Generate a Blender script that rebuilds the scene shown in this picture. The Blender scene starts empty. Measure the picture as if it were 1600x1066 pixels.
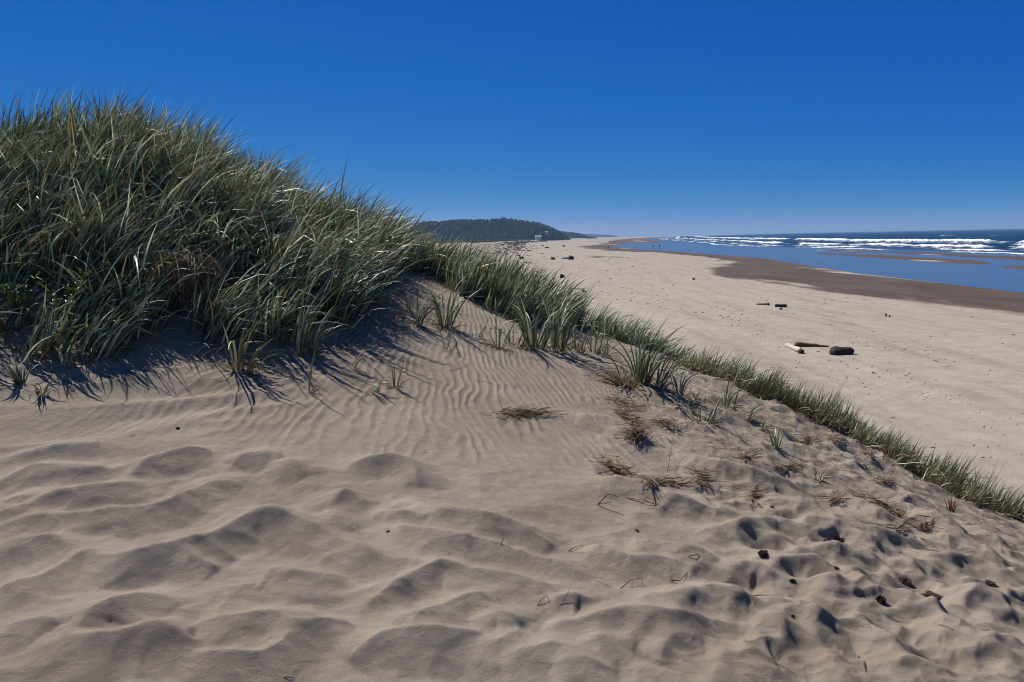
import bpy, bmesh, math, random
import numpy as np
from mathutils import Vector, Matrix

# ------------------------------------------------------------------ camera, sky, sun, exposure
SC = bpy.context.scene
COL = SC.collection
F_PX, CX, CY = 1289.0, 800.0, 533.0
CAM = np.array([0.0, 0.0, 6.0]); PITCH = math.radians(7.1); ROLL = math.radians(-1.12)
SUN_EL, SUN_AZ = math.radians(48), math.radians(-38)      # azimuth from the view direction (+Y), negative = to the left
camd = bpy.data.cameras.new('camera'); cam = bpy.data.objects.new('camera', camd); COL.objects.link(cam)
camd.sensor_width = 36; camd.lens = F_PX / 1600 * 36; camd.clip_start = 0.05; camd.clip_end = 80000
RM = Matrix.Rotation(math.pi / 2 - PITCH, 4, 'X') @ Matrix.Rotation(ROLL, 4, 'Z')
cam.matrix_world = Matrix.Translation(Vector(CAM)) @ RM
SC.camera = cam
world = bpy.data.worlds.new('World'); SC.world = world; world.use_nodes = True
wn = world.node_tree.nodes; wl = world.node_tree.links
sky = wn.new('ShaderNodeTexSky'); sky.sky_type = 'NISHITA'; sky.sun_disc = False
sky.sun_elevation = SUN_EL; sky.sun_rotation = SUN_AZ
sky.air_density = 1.0; sky.dust_density = 0.0; sky.ozone_density = 6.0; sky.altitude = 10000
bg = wn['Background']; bg.inputs['Strength'].default_value = 0.075
sep = wn.new('ShaderNodeSeparateColor'); comb = wn.new('ShaderNodeCombineColor'); wl.new(sky.outputs[0], sep.inputs[0])
for i, (g, a, top) in enumerate(((2.7, 17.5, .36), (0.81, 0.585, .37), (0.22, 0.51, .52))):   # deep polarised blue: one tone curve per channel
    q = None
    for op, val in (('MULTIPLY', .075), ('POWER', g), ('MULTIPLY', a / .075), ('MINIMUM', top / .075)):
        m = wn.new('ShaderNodeMath'); m.operation = op; m.inputs[1].default_value = val
        wl.new(sep.outputs[i] if q is None else q, m.inputs[0]); q = m.outputs[0]
    if i == 2:                                       # the zenith is darker than the band above the horizon
        m1 = wn.new('ShaderNodeMath'); m1.operation = 'MULTIPLY'; m1.inputs[1].default_value = 1.62; wl.new(sep.outputs[2], m1.inputs[0])
        m2 = wn.new('ShaderNodeMath'); m2.operation = 'MINIMUM'; wl.new(q, m2.inputs[0]); wl.new(m1.outputs[0], m2.inputs[1]); q = m2.outputs[0]
    wl.new(q, comb.inputs[i])
wl.new(comb.outputs[0], bg.inputs['Color'])
sd = bpy.data.lights.new('sun', 'SUN'); sun = bpy.data.objects.new('sun', sd); COL.objects.link(sun)
sd.energy = 5.0; sd.angle = math.radians(0.5); sd.color = (1.0, 0.955, 0.88)
sv = Vector((math.sin(SUN_AZ) * math.cos(SUN_EL), math.cos(SUN_AZ) * math.cos(SUN_EL), math.sin(SUN_EL)))
sun.rotation_euler = sv.to_track_quat('Z', 'Y').to_euler(); sun.location = (-20, 20, 40)
SC.view_settings.view_transform = 'Standard'; SC.view_settings.look = 'None'
SC.view_settings.exposure = 0.3; SC.view_settings.gamma = 1.0
SC.cycles.filter_width = 0.95; SC.cycles.max_bounces = 6; SC.cycles.transparent_max_bounces = 8; SC.cycles.volume_bounces = 0

# ------------------------------------------------------------------ noise
def _h(ix, iy, s):
    n = (ix.astype(np.int64) * 374761393 + iy.astype(np.int64) * 668265263 + s * 974711) & 0xFFFFFFFF
    n = ((n ^ (n >> 13)) * 1274126177) & 0xFFFFFFFF
    n = n ^ (n >> 16)
    return (n & 0xFFFFFF) / float(0xFFFFFF)
def vn(x, y, s=0):                                  # gradient noise, about -0.7 .. 0.7
    x0 = np.floor(x); y0 = np.floor(y); fx = x - x0; fy = y - y0
    def g(i, j):
        a = _h(x0 + i, y0 + j, s) * 2 * np.pi
        return np.cos(a) * (fx - i) + np.sin(a) * (fy - j)
    u = fx * fx * fx * (fx * (fx * 6 - 15) + 10); v = fy * fy * fy * (fy * (fy * 6 - 15) + 10)
    a = g(0, 0); b = g(1, 0); c = g(0, 1); d = g(1, 1)
    return (a * (1 - u) + b * u) * (1 - v) + (c * (1 - u) + d * u) * v
def fbm(x, y, o=4, s=0):
    t = 0; a = 1.0
    for i in range(o):
        t = t + a * vn(x, y, s + i * 17); x = x * 2.03 + 5.1; y = y * 2.03 - 3.7; a *= 0.5
    return t
def worley(x, y, s=0):                              # F1 distance
    x0 = np.floor(x); y0 = np.floor(y); best = np.full(x.shape, 9.0)
    for i in (-1, 0, 1):
        for j in (-1, 0, 1):
            cx = x0 + i; cy = y0 + j
            dx = cx + _h(cx, cy, s) - x; dy = cy + _h(cx, cy, s + 91) - y
            best = np.minimum(best, dx * dx + dy * dy)
    return np.sqrt(best)
def sst(a, b, x):
    t = np.clip((x - a) / (b - a), 0, 1); return t * t * (3 - 2 * t)

# ------------------------------------------------------------------ the lie of the land
R3 = np.array(RM.to_3x3())
def ray(u, v):
    d = R3 @ np.array([(u - CX) / F_PX, -(v - CY) / F_PX, -1.0]); return d / d[1]      # per metre of Y
CTRL = [  # pixel u, v and the distance Y at which the sand stands there
 (0,1066,2.75),(400,1066,2.7),(800,1066,2.7),(1200,1066,2.75),(1600,1066,2.9),
 (0,900,3.5),(400,900,3.5),(800,900,3.6),(1200,900,3.9),(1600,900,4.6),
 (0,750,4.6),(400,750,4.6),(800,750,4.7),(1200,750,5.4),(1400,790,5.9),
 (0,660,5.4),(200,650,5.5),(400,650,5.5),(600,660,5.5),(800,650,5.8),(1000,700,5.9),(1100,650,7.0),(1250,690,7.0),
 (640,405,10.5),(700,425,10.8),(760,455,10.8),(830,490,10.6),(900,515,10.2),(1000,545,9.6),(1100,583,9.0),(1200,625,8.5),
 (1300,672,8.1),(1400,725,7.8),(1500,775,7.6),(1600,828,7.5),
 (-250,345,8.8),(0,286,9.0),(150,222,9.3),(250,245,9.5),(350,310,9.8),(450,386,10.0),(520,404,10.2),(580,392,10.4),
 (-250,600,5.8),(0,600,5.9),(200,580,6.1),(330,545,6.4),(450,530,6.8),(560,495,7.6),(610,440,8.6),
 (0,430,7.2),(150,400,7.4),(150,330,8.1),(300,400,7.7),(450,430,8.4),
 (640,440,9.0),(700,470,8.6),(700,520,7.7),(780,510,8.8),(860,550,8.0),(600,560,6.7),(500,610,6.0),(700,600,6.3),(850,620,6.4),(1000,620,7.0)]
LIP = np.array([(400.,3200.),(90,1600),(42,1300),(-22,900),(-12,400),(-7,100),(-4.5,30),(-2.6,18),(-1.3,13.5),(-.4,11.6),(.85,10.3),(1.55,9.6),(2.2,9.0),(2.75,8.5),(3.3,8.1),(3.9,7.8),(4.4,7.6),(5.0,7.3),(7.5,5.6),(9.5,2),(10.5,-4),(11,-60),(11,-3000)])
def sdist(x, y):                                    # signed distance to the dune's lip, positive towards the beach
    best = np.full(x.shape, 1e18); sg = np.ones(x.shape)
    for (ax, ay), (bx, by) in zip(LIP[:-1], LIP[1:]):
        ex, ey = bx - ax, by - ay; L2 = ex * ex + ey * ey
        t = np.clip(((x - ax) * ex + (y - ay) * ey) / L2, 0, 1)
        dx = x - ax - t * ex; dy = y - ay - t * ey; d = dx * dx + dy * dy
        m = d < best; best = np.where(m, d, best)
        sg = np.where(m, np.sign(ex * (y - ay) - ey * (x - ax)), sg)
    return np.sqrt(best) * np.where(sg == 0, 1, sg)
XS = np.array([(-3000,50),(0,49),(80,48),(120,50),(150,54),(200,61),(300,60),(400,57),(480,58),(560,75),(700,95),(900,120),(1400,190),(3000,520),(9000,2600),(60000,26000)], float)
def shore(y): return np.interp(y, XS[:, 0], XS[:, 1])
def beach(x, y):
    s = x - shore(y)
    z = 0.011 * np.clip(-s, 0, 70) + 0.035 * np.clip(-s - 42, 0, 24) * sst(42, 52, -s) * 0.6
    z = z + np.where(s < 0, 0.05 * sst(0, 25, -s), 0)
    n = fbm(x / 30 + 3, y / 80, 3, 5)
    z = z + 0.16 * n * sst(0, 14, -s) * (1 - sst(60, 75, -s))
    z = z + 0.05 * vn(x / 5, y / 16, 31) * sst(8, 20, -s) + 0.10 * vn(x / 13 + .3, y / 9, 33) * sst(28, 40, -s) * (1 - sst(45, 80, y))
    ss = s + 5 * vn(y / 45, y * 0, 8)
    ch = np.where(s >= 0, -0.10 * sst(0, 6, s), 0)
    bar = 0.16 * np.exp(-((ss - 28) / 6.0) ** 2) * sst(115, 150, y) * (1 - sst(210, 260, y))
    bar = bar + 0.17 * np.exp(-((ss - 29) / 5.0) ** 2) * sst(60, 90, y) * (1 - sst(120, 140, y)) * 1.0
    bar = bar + 0.20 * np.exp(-((s - 46) / 5.0) ** 2) * (1 - sst(250, 330, y))
    bar = bar + 0.10 * vn(x / 14, y / 26, 77) * sst(4, 12, s)
    far = 0.30 * np.exp(-((s - 22) / 16) ** 2) * sst(560, 800, y)
    z = z + ch + np.where(s > 0, bar + far, 0) - 0.03 * np.clip(s - 55, 0, 100)
    return z
def mean_z(x, y):
    s = sdist(x, y); zb = beach(x, y)
    far = sst(25, 60, y)                                                # far dunes are lower
    top = 4.5 * (1 - far) + (2.6 + 0.8 * vn(x / 9, y / 25, 4)) * far
    k = 1 - sst(0.0, 1.0, s / 8.5)
    return zb + (top - zb) * k
_P = []; 
for u, v, Y in CTRL:
    d = ray(u, v); _P.append((d[0] * Y, Y, 6 + d[2] * Y))
for i, (u, v, Y) in enumerate(CTRL):
    if 24 <= i <= 34:                                                   # behind the lip the slope falls away
        x, y, z = _P[i]
        nx, ny = (0.5, 0.87) if i > 26 else (0.35, 0.94)
        _P.append((x + 1.2 * nx, y + 1.2 * ny, z - 0.5)); _P.append((x + 3 * nx, y + 3 * ny, z - 1.7))
for i in range(35, 43):                                                 # back of the big mound
    x, y, z = _P[i]; _P.append((x - .2, y + 1.6, z - 0.15)); _P.append((x - .5, y + 4, z - 1.2))
for a in range(0, 360, 45): _P.append((1.6 * math.cos(math.radians(a)), -0.3 + 1.5 * math.sin(math.radians(a)), 4.42))
_P = np.array(_P)
KL = 2.4
def kern(d): r = d / KL; return (1 + r + r * r / 3) * np.exp(-r)
_D = np.hypot(_P[:, None, 0] - _P[None, :, 0], _P[:, None, 1] - _P[None, :, 1])
_W = np.linalg.solve(kern(_D) + 0.01 * np.eye(len(_P)), _P[:, 2] - mean_z(_P[:, 0], _P[:, 1]))
def base_z(x, y):
    x = np.asarray(x, float); y = np.asarray(y, float); sh = x.shape; x = x.ravel(); y = y.ravel()
    z = mean_z(x, y); m = np.hypot(x, y) < 45
    xi, yi = x[m], y[m]; a = np.zeros(xi.shape)
    for (px, py, pz), w in zip(_P, _W): a += w * kern(np.hypot(xi - px, yi - py))
    z[m] += a
    return z.reshape(sh)
def GL(u, v, lim=12.5):                             # the same, kept on the near side of the dune's edge
    for k in range(60):
        p = G(u, v + k)
        if p[1] < lim: return p
    return p
def G(u, v):                                        # where the sight line through a photo pixel meets the sand
    d = ray(u, v); Y = 1.5 * np.exp(np.linspace(0, 7.2, 800))
    g = 6 + d[2] * Y - base_z(d[0] * Y, Y); k = np.argmax(g < 0)
    if g[k] >= 0: k = len(Y) - 1
    a, b = (Y[k - 1], Y[k]) if k else (Y[0], Y[0])
    for _ in range(22):
        m = (a + b) / 2
        if 6 + d[2] * m - base_z(np.array([d[0] * m]), np.array([m]))[0] < 0: b = m
        else: a = m
    return np.array([d[0] * b, b])
# ------------------------------------------------------------------ relief of the sand: wind ripples, scarps, footprints
CREST = """0,931 69,922 103,900 148,881 179,900 241,893 292,882 344,862 395,829 461,838 550,872 600,897 660,903
0,998 52,993 86,993 100,998
137,1000 141,982 172,968 220,958 254,956 285,965
100,999 113,1020 138,1025 193,1030 223,1023 254,1018 282,1023 306,1032 323,1020
306,990 350,989 364,992 440,992 457,1006 481,1009 516,1003 550,996
313,1040 330,1051 371,1054 406,1056 430,1040 474,1013
292,882 299,893 323,900 340,903
412,913 443,912 461,919 481,921 516,920 540,913
0,836 52,828 131,829 172,824 223,823 258,814 309,790 340,768 380,769
0,870 83,864 103,870 144,881
361,817 406,826 457,836
509,810 523,828 550,840
400,827 456,834 494,850
603,828 619,822 650,825 672,831
656,800 675,815 697,831 744,841 784,847 842,850
441,728 462,741 478,756
400,725 440,720
540,741 587,733 619,734 650,747 655,769
509,812 537,794 544,775
0,734 56,727 112,715 158,705
0,769 34,756 79,750 127,749 169,741
214,757 231,741 267,735 295,724 332,718
0,801 56,794 84,791
0,819 48,814 79,797 141,788 174,780 225,766
366,738 388,728 422,726
615,838 636,848 670,857 715,872 756,874 797,886 842,900 873,905 911,927
674,817 694,829 742,836 770,845 797,846 825,857 866,869
577,958 619,938 663,917 687,907 711,910 742,920 797,931 842,936 880,948
615,989 636,979 663,985 715,965 742,953 773,948
732,989 756,989 780,987 804,992 821,999
550,1051 577,1037 605,1023 660,1025 708,1020 753,1015
753,1017 777,1030 797,1020 818,1006
787,1044 818,1044 859,1035 880,1037 894,1047 921,1058 962,1063
856,958 880,960 907,956 921,965
856,989 894,998 935,992 976,987 1014,994 1048,1004 1083,996 1100,989
904,1013 928,1020 966,1022 993,1027
1028,1047 1042,1023 1066,1020 1100,1023
918,865 962,893 1014,896 1048,900 1086,910
983,862 1031,872 1066,882 1100,893
1007,948 1031,960 1059,958 1086,965
1050,958 1084,956 1112,955 1139,965 1163,961 1198,975
1050,1006 1071,1003 1088,989 1119,991 1163,996 1184,986
1201,1006 1215,986 1229,977 1256,989 1291,999 1322,998 1342,992
1129,1003 1150,1023 1170,1032 1194,1020 1229,1034
1198,910 1229,900 1256,903 1300,906
1208,927 1229,931 1263,936 1298,948 1342,951 1359,938
1132,920 1153,910 1188,913 1201,927
1335,1023 1370,1027 1401,1029
1449,1020 1483,1020 1514,1030 1528,1037 1566,1034 1600,1037
1170,865 1198,857 1243,869
1222,879 1256,881 1291,886 1342,893 1370,900
1284,858 1304,853 1335,862 1373,882
1353,869 1380,865 1394,874 1428,893
1380,900 1411,903 1445,913
1435,891 1480,896 1514,900 1559,913
1497,965 1530,952 1560,955 1600,972
1366,965 1401,972 1445,979 1480,1006
1050,882 1084,886 1119,900
1105,740 1150,752 1190,770 1240,775
1160,760 1215,772 1262,800
1090,845 1140,850 1200,838 1250,858
1180,800 1240,812 1290,835 1330,838
1250,845 1310,838 1370,862 1440,872
1300,780 1350,805 1400,832
1340,760 1390,790 1440,812
1400,800 1460,832 1510,850
1430,850 1500,870 1560,890
1480,830 1530,850 1590,880
1500,905 1560,915 1600,930
1280,720 1330,742 1370,770
940,760 1000,776 1060,800 1100,812
900,655 950,668 1000,700
1150,600 1200,640 1250,668
1060,720 1110,745 1150,752"""
def dens(pl):                                       # pixels -> ground polyline
    P = np.array([G(*map(float, q.split(','))) for q in pl.split()])
    for _ in range(2):                              # round the corners
        if len(P) > 2: P = np.concatenate([P[:1], np.stack([.75 * P[:-1] + .25 * P[1:], .25 * P[:-1] + .75 * P[1:]], 1).reshape(-1, 2), P[-1:]])
    return P
def relief(x, y):
    """extra height of the sand near the camera"""
    sh = x.shape; x = x.ravel(); y = y.ravel(); out = np.zeros(x.shape)
    near = (np.hypot(x, y) < 26) & (y > -3); X = x[near]; Y = y[near]
    wx = X + 0.025 * vn(X / .25, Y / .25, 50); wy = Y + 0.025 * vn(X / .3 + 7, Y / .3, 51)
    cr = np.zeros(X.shape)
    for k, pl in enumerate(CREST.split('\n')):
        P = dens(pl); lo = P.min(0) - .55; hi = P.max(0) + .55
        m = (wx > lo[0]) & (wx < hi[0]) & (wy > lo[1]) & (wy < hi[1])
        if not m.any(): continue
        qx = wx[m]; qy = wy[m]; bd = np.full(qx.shape, 9.0); sg = np.zeros(qx.shape); tt = np.zeros(qx.shape)
        ori = 1 if P[-1, 0] >= P[0, 0] else -1
        L = np.hypot(*(P[1:] - P[:-1]).T); S = np.concatenate([[0], np.cumsum(L)]); T = S[-1]
        for i in range(len(P) - 1):
            a, b = P[i], P[i + 1]; e = b - a; l2 = max(e @ e, 1e-6)
            t = np.clip(((qx - a[0]) * e[0] + (qy - a[1]) * e[1]) / l2, 0, 1)
            dx = qx - a[0] - t * e[0]; dy = qy - a[1] - t * e[1]; d = np.hypot(dx, dy)
            c = d < bd; bd = np.where(c, d, bd); sg = np.where(c, (dx * -e[1] + dy * e[0]) / math.sqrt(l2) * ori / np.maximum(d, 1e-5), sg); tt = np.where(c, (S[i] + t * L[i]) / T, tt)
        H = (0.104 if P[:, 1].mean() < 4.8 else 0.084) * min(1, .55 + T / 1.5) * (.30 + .70 * np.sin(np.pi * np.clip(tt, 0, 1)) ** .6)
        q_ = sst(-.7, .7, sg); h = H * ((1 - q_) * np.clip(1 - bd / .20, 0, 1) ** 1.15 + q_ * np.clip(1 - bd / .29, 0, 1) ** 1.9)
        cr[m] = np.where(h > 0, (np.maximum(cr[m], 0) ** 2.2 + np.maximum(h, 0) ** 2.2) ** (1 / 2.2), cr[m] + h)
    # loose scallops that fill the ground between and around the traced crests
    a = X + .22 * vn(X / .7, Y / .7, 60) + .1 * vn(X / .2, Y / .2, 61); b = Y + .22 * vn(X / .8, Y / .8, 62) + 0.12 * X
    f = worley(a / .42, b / .33, 12); bowl = np.minimum(f, .75) ** 2
    f2 = worley(a / .21 + 3, b / .15, 14); bowl2 = np.minimum(f2, .75) ** 2
    dist = Y
    wn_ = (1 - sst(4.4, 5.2, dist + .25 * vn(X / .5, Y / .5, 63))) + .9 * sst(.6, 1.6, X + .0 * Y) * (1 - sst(8, 10, dist)) * sst(3.0, 4.0, dist)
    wn_ = np.clip(wn_, 0, 1)
    f3 = worley(a / .11 + 5, b / .075, 16); bowl3 = np.minimum(f3, .75) ** 2
    right = sst(.8, 2.0, X) * (1 - sst(0, 1.5, sdist(X, Y)))
    al = X * .80 - Y * .6; ac = X * .6 + Y * .8                         # along / across the right-hand slope
    slope = worley(al / .42 + .3 * vn(X, Y, 70), ac / .23 + .4 * vn(X / .6, Y / .6, 71), 21)
    z = cr + (.046 * bowl * (1 + 1.1 * sst(.8, 1.8, X)) + (.015 * bowl2 + .004 * bowl3) * (1 + sst(.6, 1.6, X))) * wn_ * (1 - .5 * right)
    z += right * (.056 * np.minimum(slope, .8) ** 2 + .024 * bowl2 + .008 * bowl3 + .012 * vn(X / .12, Y / .12, 72))
    z += .010 * vn(X / .5, Y / .35, 64) + .004 * vn(X / .12, Y / .12, 65)
    # fine wind ripples in the middle
    ph = wx + 0.25 * (X + 1.0) * (Y - 6) + .14 * vn(X / .55, Y / .75, 66) + .045 * vn(X / .14, Y / .22, 68)
    lam = .078
    w = np.sin(2 * np.pi * ph / lam); rp = 1 - np.sqrt(np.maximum(1 - w, 0) / 2 + .02)
    rm = sst(4.75, 5.35, Y + .5 * vn(X / .8, Y / .6, 67)) * (1 - sst(1.0, 1.9, X)) * (.55 + .6 * vn(X / .5 + 4, Y / .7, 69) + .15)
    z += .0125 * rp * np.clip(rm, .0, 1) * (.55 + 1.1 * np.clip(vn(X / .3, Y / .5, 75) + .4, 0, 1)) * (1 - .6 * sst(-1.8, -3.0, X))
    # streaks along the wind on the upper sand and on the left
    z += .008 * vn((X * .5 + Y * .87) / .07, (X * .87 - Y * .5) / .8, 73) * sst(6.5, 8, Y) * sst(-1.2, -.4, X)
    lf = sst(-1.0, -2.2, X) * sst(4.2, 4.8, Y) * (1 - sst(6, 6.6, Y))
    z += .036 * (1 - np.abs(vn((Y - .35 * X) / .28, (X + .35 * Y) / 1.5, 74)) * 2) * lf
    # footprints and pits on the right
    for (u, v, r, dp) in PITS:
        c = G(u, v); d = np.hypot((X - c[0]) + .03 * vn(X / .1, Y / .1, 80), (Y - c[1]) * .8) / r
        z += -dp * np.exp(-d ** 2 * 1.6) + .35 * dp * np.exp(-((d - 1.35) / .35) ** 2)
    # crumbs
    z += .004 * np.maximum(vn(X / .035, Y / .05, 81) - .25, 0) * right * 3
    out[near] = z * (1 - sst(14, 22, np.hypot(X, Y))) * (1 - sst(1.5, 4, sdist(X, Y)))
    # open beach: soft swells, low wind scarps
    f = ~near | (sdist(x, y) > 0); xf = x[f]; yf = y[f]; k = (sdist(xf, yf) > 4) & (np.hypot(xf, yf) < 400) & (xf < shore(yf))
    bz = np.zeros(xf.shape); bx_ = xf[k]; by_ = yf[k]
    dry = sst(2, 14, shore(by_) - bx_)
    bz[k] = (.05 * vn(bx_ / 2.2, by_ / 6, 90) + .02 * vn(bx_ / .7, by_ / 1.6, 91) + .10 * vn(bx_ / 6, by_ / 15, 92)) * dry
    for pl, Hh in (('1070,445 1100,455 1140,466 1175,475 1203,480', .10), ('1040,498 1085,506 1130,515 1175,526', .15), ('1350,572 1400,590 1470,620', .08), ('930,470 980,478 1040,498', .08), ('1000,440 1060,452 1150,490', .05)):
        P = dens(pl); bd = np.full(bx_.shape, 99.0); sg = np.zeros(bx_.shape)
        for i in range(len(P) - 1):
            a, e = P[i], P[i + 1] - P[i]; t = np.clip(((bx_ - a[0]) * e[0] + (by_ - a[1]) * e[1]) / (e @ e), 0, 1)
            dx = bx_ - a[0] - t * e[0]; dy = by_ - a[1] - t * e[1]; d = np.hypot(dx, dy); c = d < bd; bd = np.where(c, d, bd); sg = np.where(c, dx * e[1] - dy * e[0], sg)
        bz[k] += Hh * np.where(sg > 0, np.exp(-bd / .7), np.exp(-bd / 2.2))
    out[f] += bz
    return out.reshape(sh)
PITS = [(1145,930,.13,.035),(1135,1008,.16,.05),(1180,995,.08,.02),(1195,868,.10,.045),(1310,866,.12,.05),(1378,940,.11,.05),(1300,985,.09,.035),
        (1240,915,.12,.03),(1440,940,.12,.03),(1560,938,.08,.03),(1515,1003,.09,.04),(1420,1000,.13,.03),(1060,1035,.12,.04),(1470,915,.1,.03),(1525,910,.1,.03),
        (1350,905,.1,.03),(1075,868,.05,.02),(1260,975,.07,.02),(1340,1030,.12,.035),(1480,1040,.14,.04),(1240,1045,.12,.03),(1400,880,.1,.03),
        (1255,700,.12,.05),(1330,715,.12,.06),(1355,712,.1,.05),(1290,662,.1,.05),(1225,655,.1,.04),(1390,745,.12,.05),(1300,745,.12,.05),(1420,760,.1,.04),(960,745,.10,.02)]
def sand_z(x, y):
    x = np.asarray(x, float); y = np.asarray(y, float)
    return base_z(x, y) + relief(x, y)

# ------------------------------------------------------------------ mesh and material helpers
def mesh_np(name, co, quads=None, tris=None, mats=(), smooth=True, parent=None, attr=None):
    me = bpy.data.meshes.new(name); me.vertices.add(len(co)); me.vertices.foreach_set('co', np.asarray(co, np.float32).ravel())
    nq = 0 if quads is None else len(quads); nt = 0 if tris is None else len(tris)
    li = np.concatenate([np.asarray(a, np.int32).ravel() for a in (quads, tris) if a is not None])
    me.loops.add(len(li)); me.loops.foreach_set('vertex_index', li)
    me.polygons.add(nq + nt)
    me.polygons.foreach_set('loop_start', np.concatenate([np.arange(nq) * 4, nq * 4 + np.arange(nt) * 3]).astype(np.int32))
    me.update(calc_edges=True)
    me.polygons.foreach_set('use_smooth', np.full(nq + nt, smooth))
    for k, a in (attr or {}).items():
        if a.ndim == 2:
            at = me.attributes.new(k, 'FLOAT_COLOR', 'POINT'); at.data.foreach_set('color', np.c_[a, np.ones(len(a))].astype(np.float32).ravel())
        else:
            at = me.attributes.new(k, 'FLOAT', 'POINT'); at.data.foreach_set('value', a.astype(np.float32))
    for m in mats: me.materials.append(m)
    o = bpy.data.objects.new(name, me); COL.objects.link(o); o.parent = parent
    return o
def tag(o, label=None, cat=None, group=None, kind=None):
    if label: o['label'] = label
    if cat: o['category'] = cat
    if group: o['group'] = group
    if kind: o['kind'] = kind
    return o
def empty(name, x, y, z, rz=0):
    o = bpy.data.objects.new(name, None); COL.objects.link(o); o.location = (x, y, z); o.rotation_euler = (0, 0, rz)
    o.empty_display_size = .1; return o
class NT:
    def __init__(s, name):
        s.m = bpy.data.materials.new(name); s.m.use_nodes = True; s.n = s.m.node_tree.nodes; s.l = s.m.node_tree.links
        s.p = s.n['Principled BSDF']; s.out = s.n['Material Output']
    def add(s, t, **k):
        o = s.n.new(t)
        for a, b in k.items():
            if hasattr(o, a): setattr(o, a, b)
            else: o.inputs[a].default_value = b
        return o
    def noise(s, scale, vec=None, detail=4, rough=.55):
        o = s.add('ShaderNodeTexNoise'); o.inputs['Scale'].default_value = scale; o.inputs['Detail'].default_value = detail; o.inputs['Roughness'].default_value = rough
        if vec is not None: s.l.new(vec, o.inputs['Vector'])
        return o.outputs[0]
    def ramp(s, f, pts):
        o = s.add('ShaderNodeValToRGB'); s.l.new(f, o.inputs[0]); e = o.color_ramp.elements
        while len(e) < len(pts): e.new(.5)
        for q, (p, c) in zip(e, pts): q.position = p; q.color = (*c, 1) if len(c) == 3 else c
        return o.outputs[0]
    def mix(s, f, a, b, mode='MIX'):
        o = s.add('ShaderNodeMix'); o.data_type = 'RGBA'; o.blend_type = mode
        for i, q in ((0, f), (6, a), (7, b)):
            if isinstance(q, (int, float)): o.inputs[i].default_value = q
            elif isinstance(q, tuple): o.inputs[i].default_value = (*q, 1)
            else: s.l.new(q, o.inputs[i])
        return o.outputs[2]
    def math(s, op, a, b=None, c=None, clamp=False):
        o = s.add('ShaderNodeMath'); o.operation = op; o.use_clamp = clamp
        for i, q in enumerate((a, b, c)):
            if q is None: continue
            if isinstance(q, (int, float)): o.inputs[i].default_value = q
            else: s.l.new(q, o.inputs[i])
        return o.outputs[0]
    def attr(s, n):
        o = s.add('ShaderNodeAttribute'); o.attribute_name = n; return o
    def mapr(s, v, a, b, c=0, d=1):
        o = s.add('ShaderNodeMapRange'); s.l.new(v, o.inputs[0])
        for i, q in enumerate((a, b, c, d)): o.inputs[i + 1].default_value = q
        return o.outputs[0]
    def bump(s, h, strength, dist, prev=None):
        o = s.add('ShaderNodeBump'); o.inputs['Strength'].default_value = strength; o.inputs['Distance'].default_value = dist
        s.l.new(h, o.inputs['Height'])
        if prev is not None: s.l.new(prev, o.inputs['Normal'])
        return o.outputs[0]
def sc(v, x, y, z):
    pass

# sand: pale and dry; browner and glossier where the beach lies low and wet (attribute 'wet' = height of the shore)
S = NT('sand'); pos = S.add('ShaderNodeNewGeometry').outputs['Position']
n4 = S.noise(45, pos, 4, .65); n1 = S.noise(1.3, pos, 5, .6); n2 = S.noise(14, pos, 4, .6); n3 = S.noise(260, pos, 3, .7); n5 = S.noise(420, pos, 1, .5)
c = S.mix(S.mapr(n1, .35, .65), (.325, .271, .222), (.395, .338, .284))
c = S.mix(S.mapr(n2, .3, .7), S.mix(1.0, c, (.84, .82, .80), 'MULTIPLY'), c)
c = S.mix(S.mapr(n3, .30, .70, .0, 1), S.mix(1.0, c, (.60, .58, .56), 'MULTIPLY'), S.mix(1.0, c, (1.2, 1.2, 1.2), 'MULTIPLY'))
c = S.mix(S.mapr(n5, .38, .62), S.mix(1.0, c, (.80, .80, .80), 'MULTIPLY'), S.mix(1.0, c, (1.12, 1.12, 1.12), 'MULTIPLY'))
# pale dry beach beyond the dune
c = S.mix(S.mapr(S.attr('open').outputs['Fac'], 0, 1), c, S.mix(1.0, c, (1.20, 1.25, 1.30), 'MULTIPLY'))
# drift streaks and scattered dark flecks on the open beach
mp = S.add('ShaderNodeMapping'); S.l.new(pos, mp.inputs['Vector']); mp.inputs['Scale'].default_value = (1.0, .09, 1); mp.inputs['Rotation'].default_value = (0, 0, .12)
st = S.noise(.8, mp.outputs[0], 6, .65)
c = S.mix(S.math('MULTIPLY', S.mapr(st, .50, .66, 0, .42), S.attr('open').outputs['Fac']), c, (.20, .155, .125))
wet = S.attr('wet').outputs['Fac']
mp2 = S.add('ShaderNodeMapping'); S.l.new(pos, mp2.inputs['Vector']); mp2.inputs['Scale'].default_value = (1.0, .25, 1)
wn2 = S.noise(.25, mp2.outputs[0], 5, .6)
wn3 = S.noise(.055, mp2.outputs[0], 3, .5); w2 = S.math('ADD', wet, S.math('ADD', S.mapr(wn2, .3, .7, -.22, .22), S.mapr(wn3, .3, .7, -.75, .65))); wf = S.mapr(w2, .36, .60)
c = S.mix(wf, c, S.mix(S.mapr(wn2, .3, .7), (.070, .048, .037), (.118, .086, .066)))
S.l.new(c, S.p.inputs['Base Color'])
S.l.new(S.mapr(wf, 0, 1, .92, .7), S.p.inputs['Roughness']); S.l.new(S.mapr(wf, 0, 1, .06, .10), S.p.inputs['Specular IOR Level'])
b = S.bump(n3, 1.0, .005); b = S.bump(n4, .26, .018, b); b = S.bump(n2, .35, .03, b)
S.l.new(b, S.p.inputs['Normal'])

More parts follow.
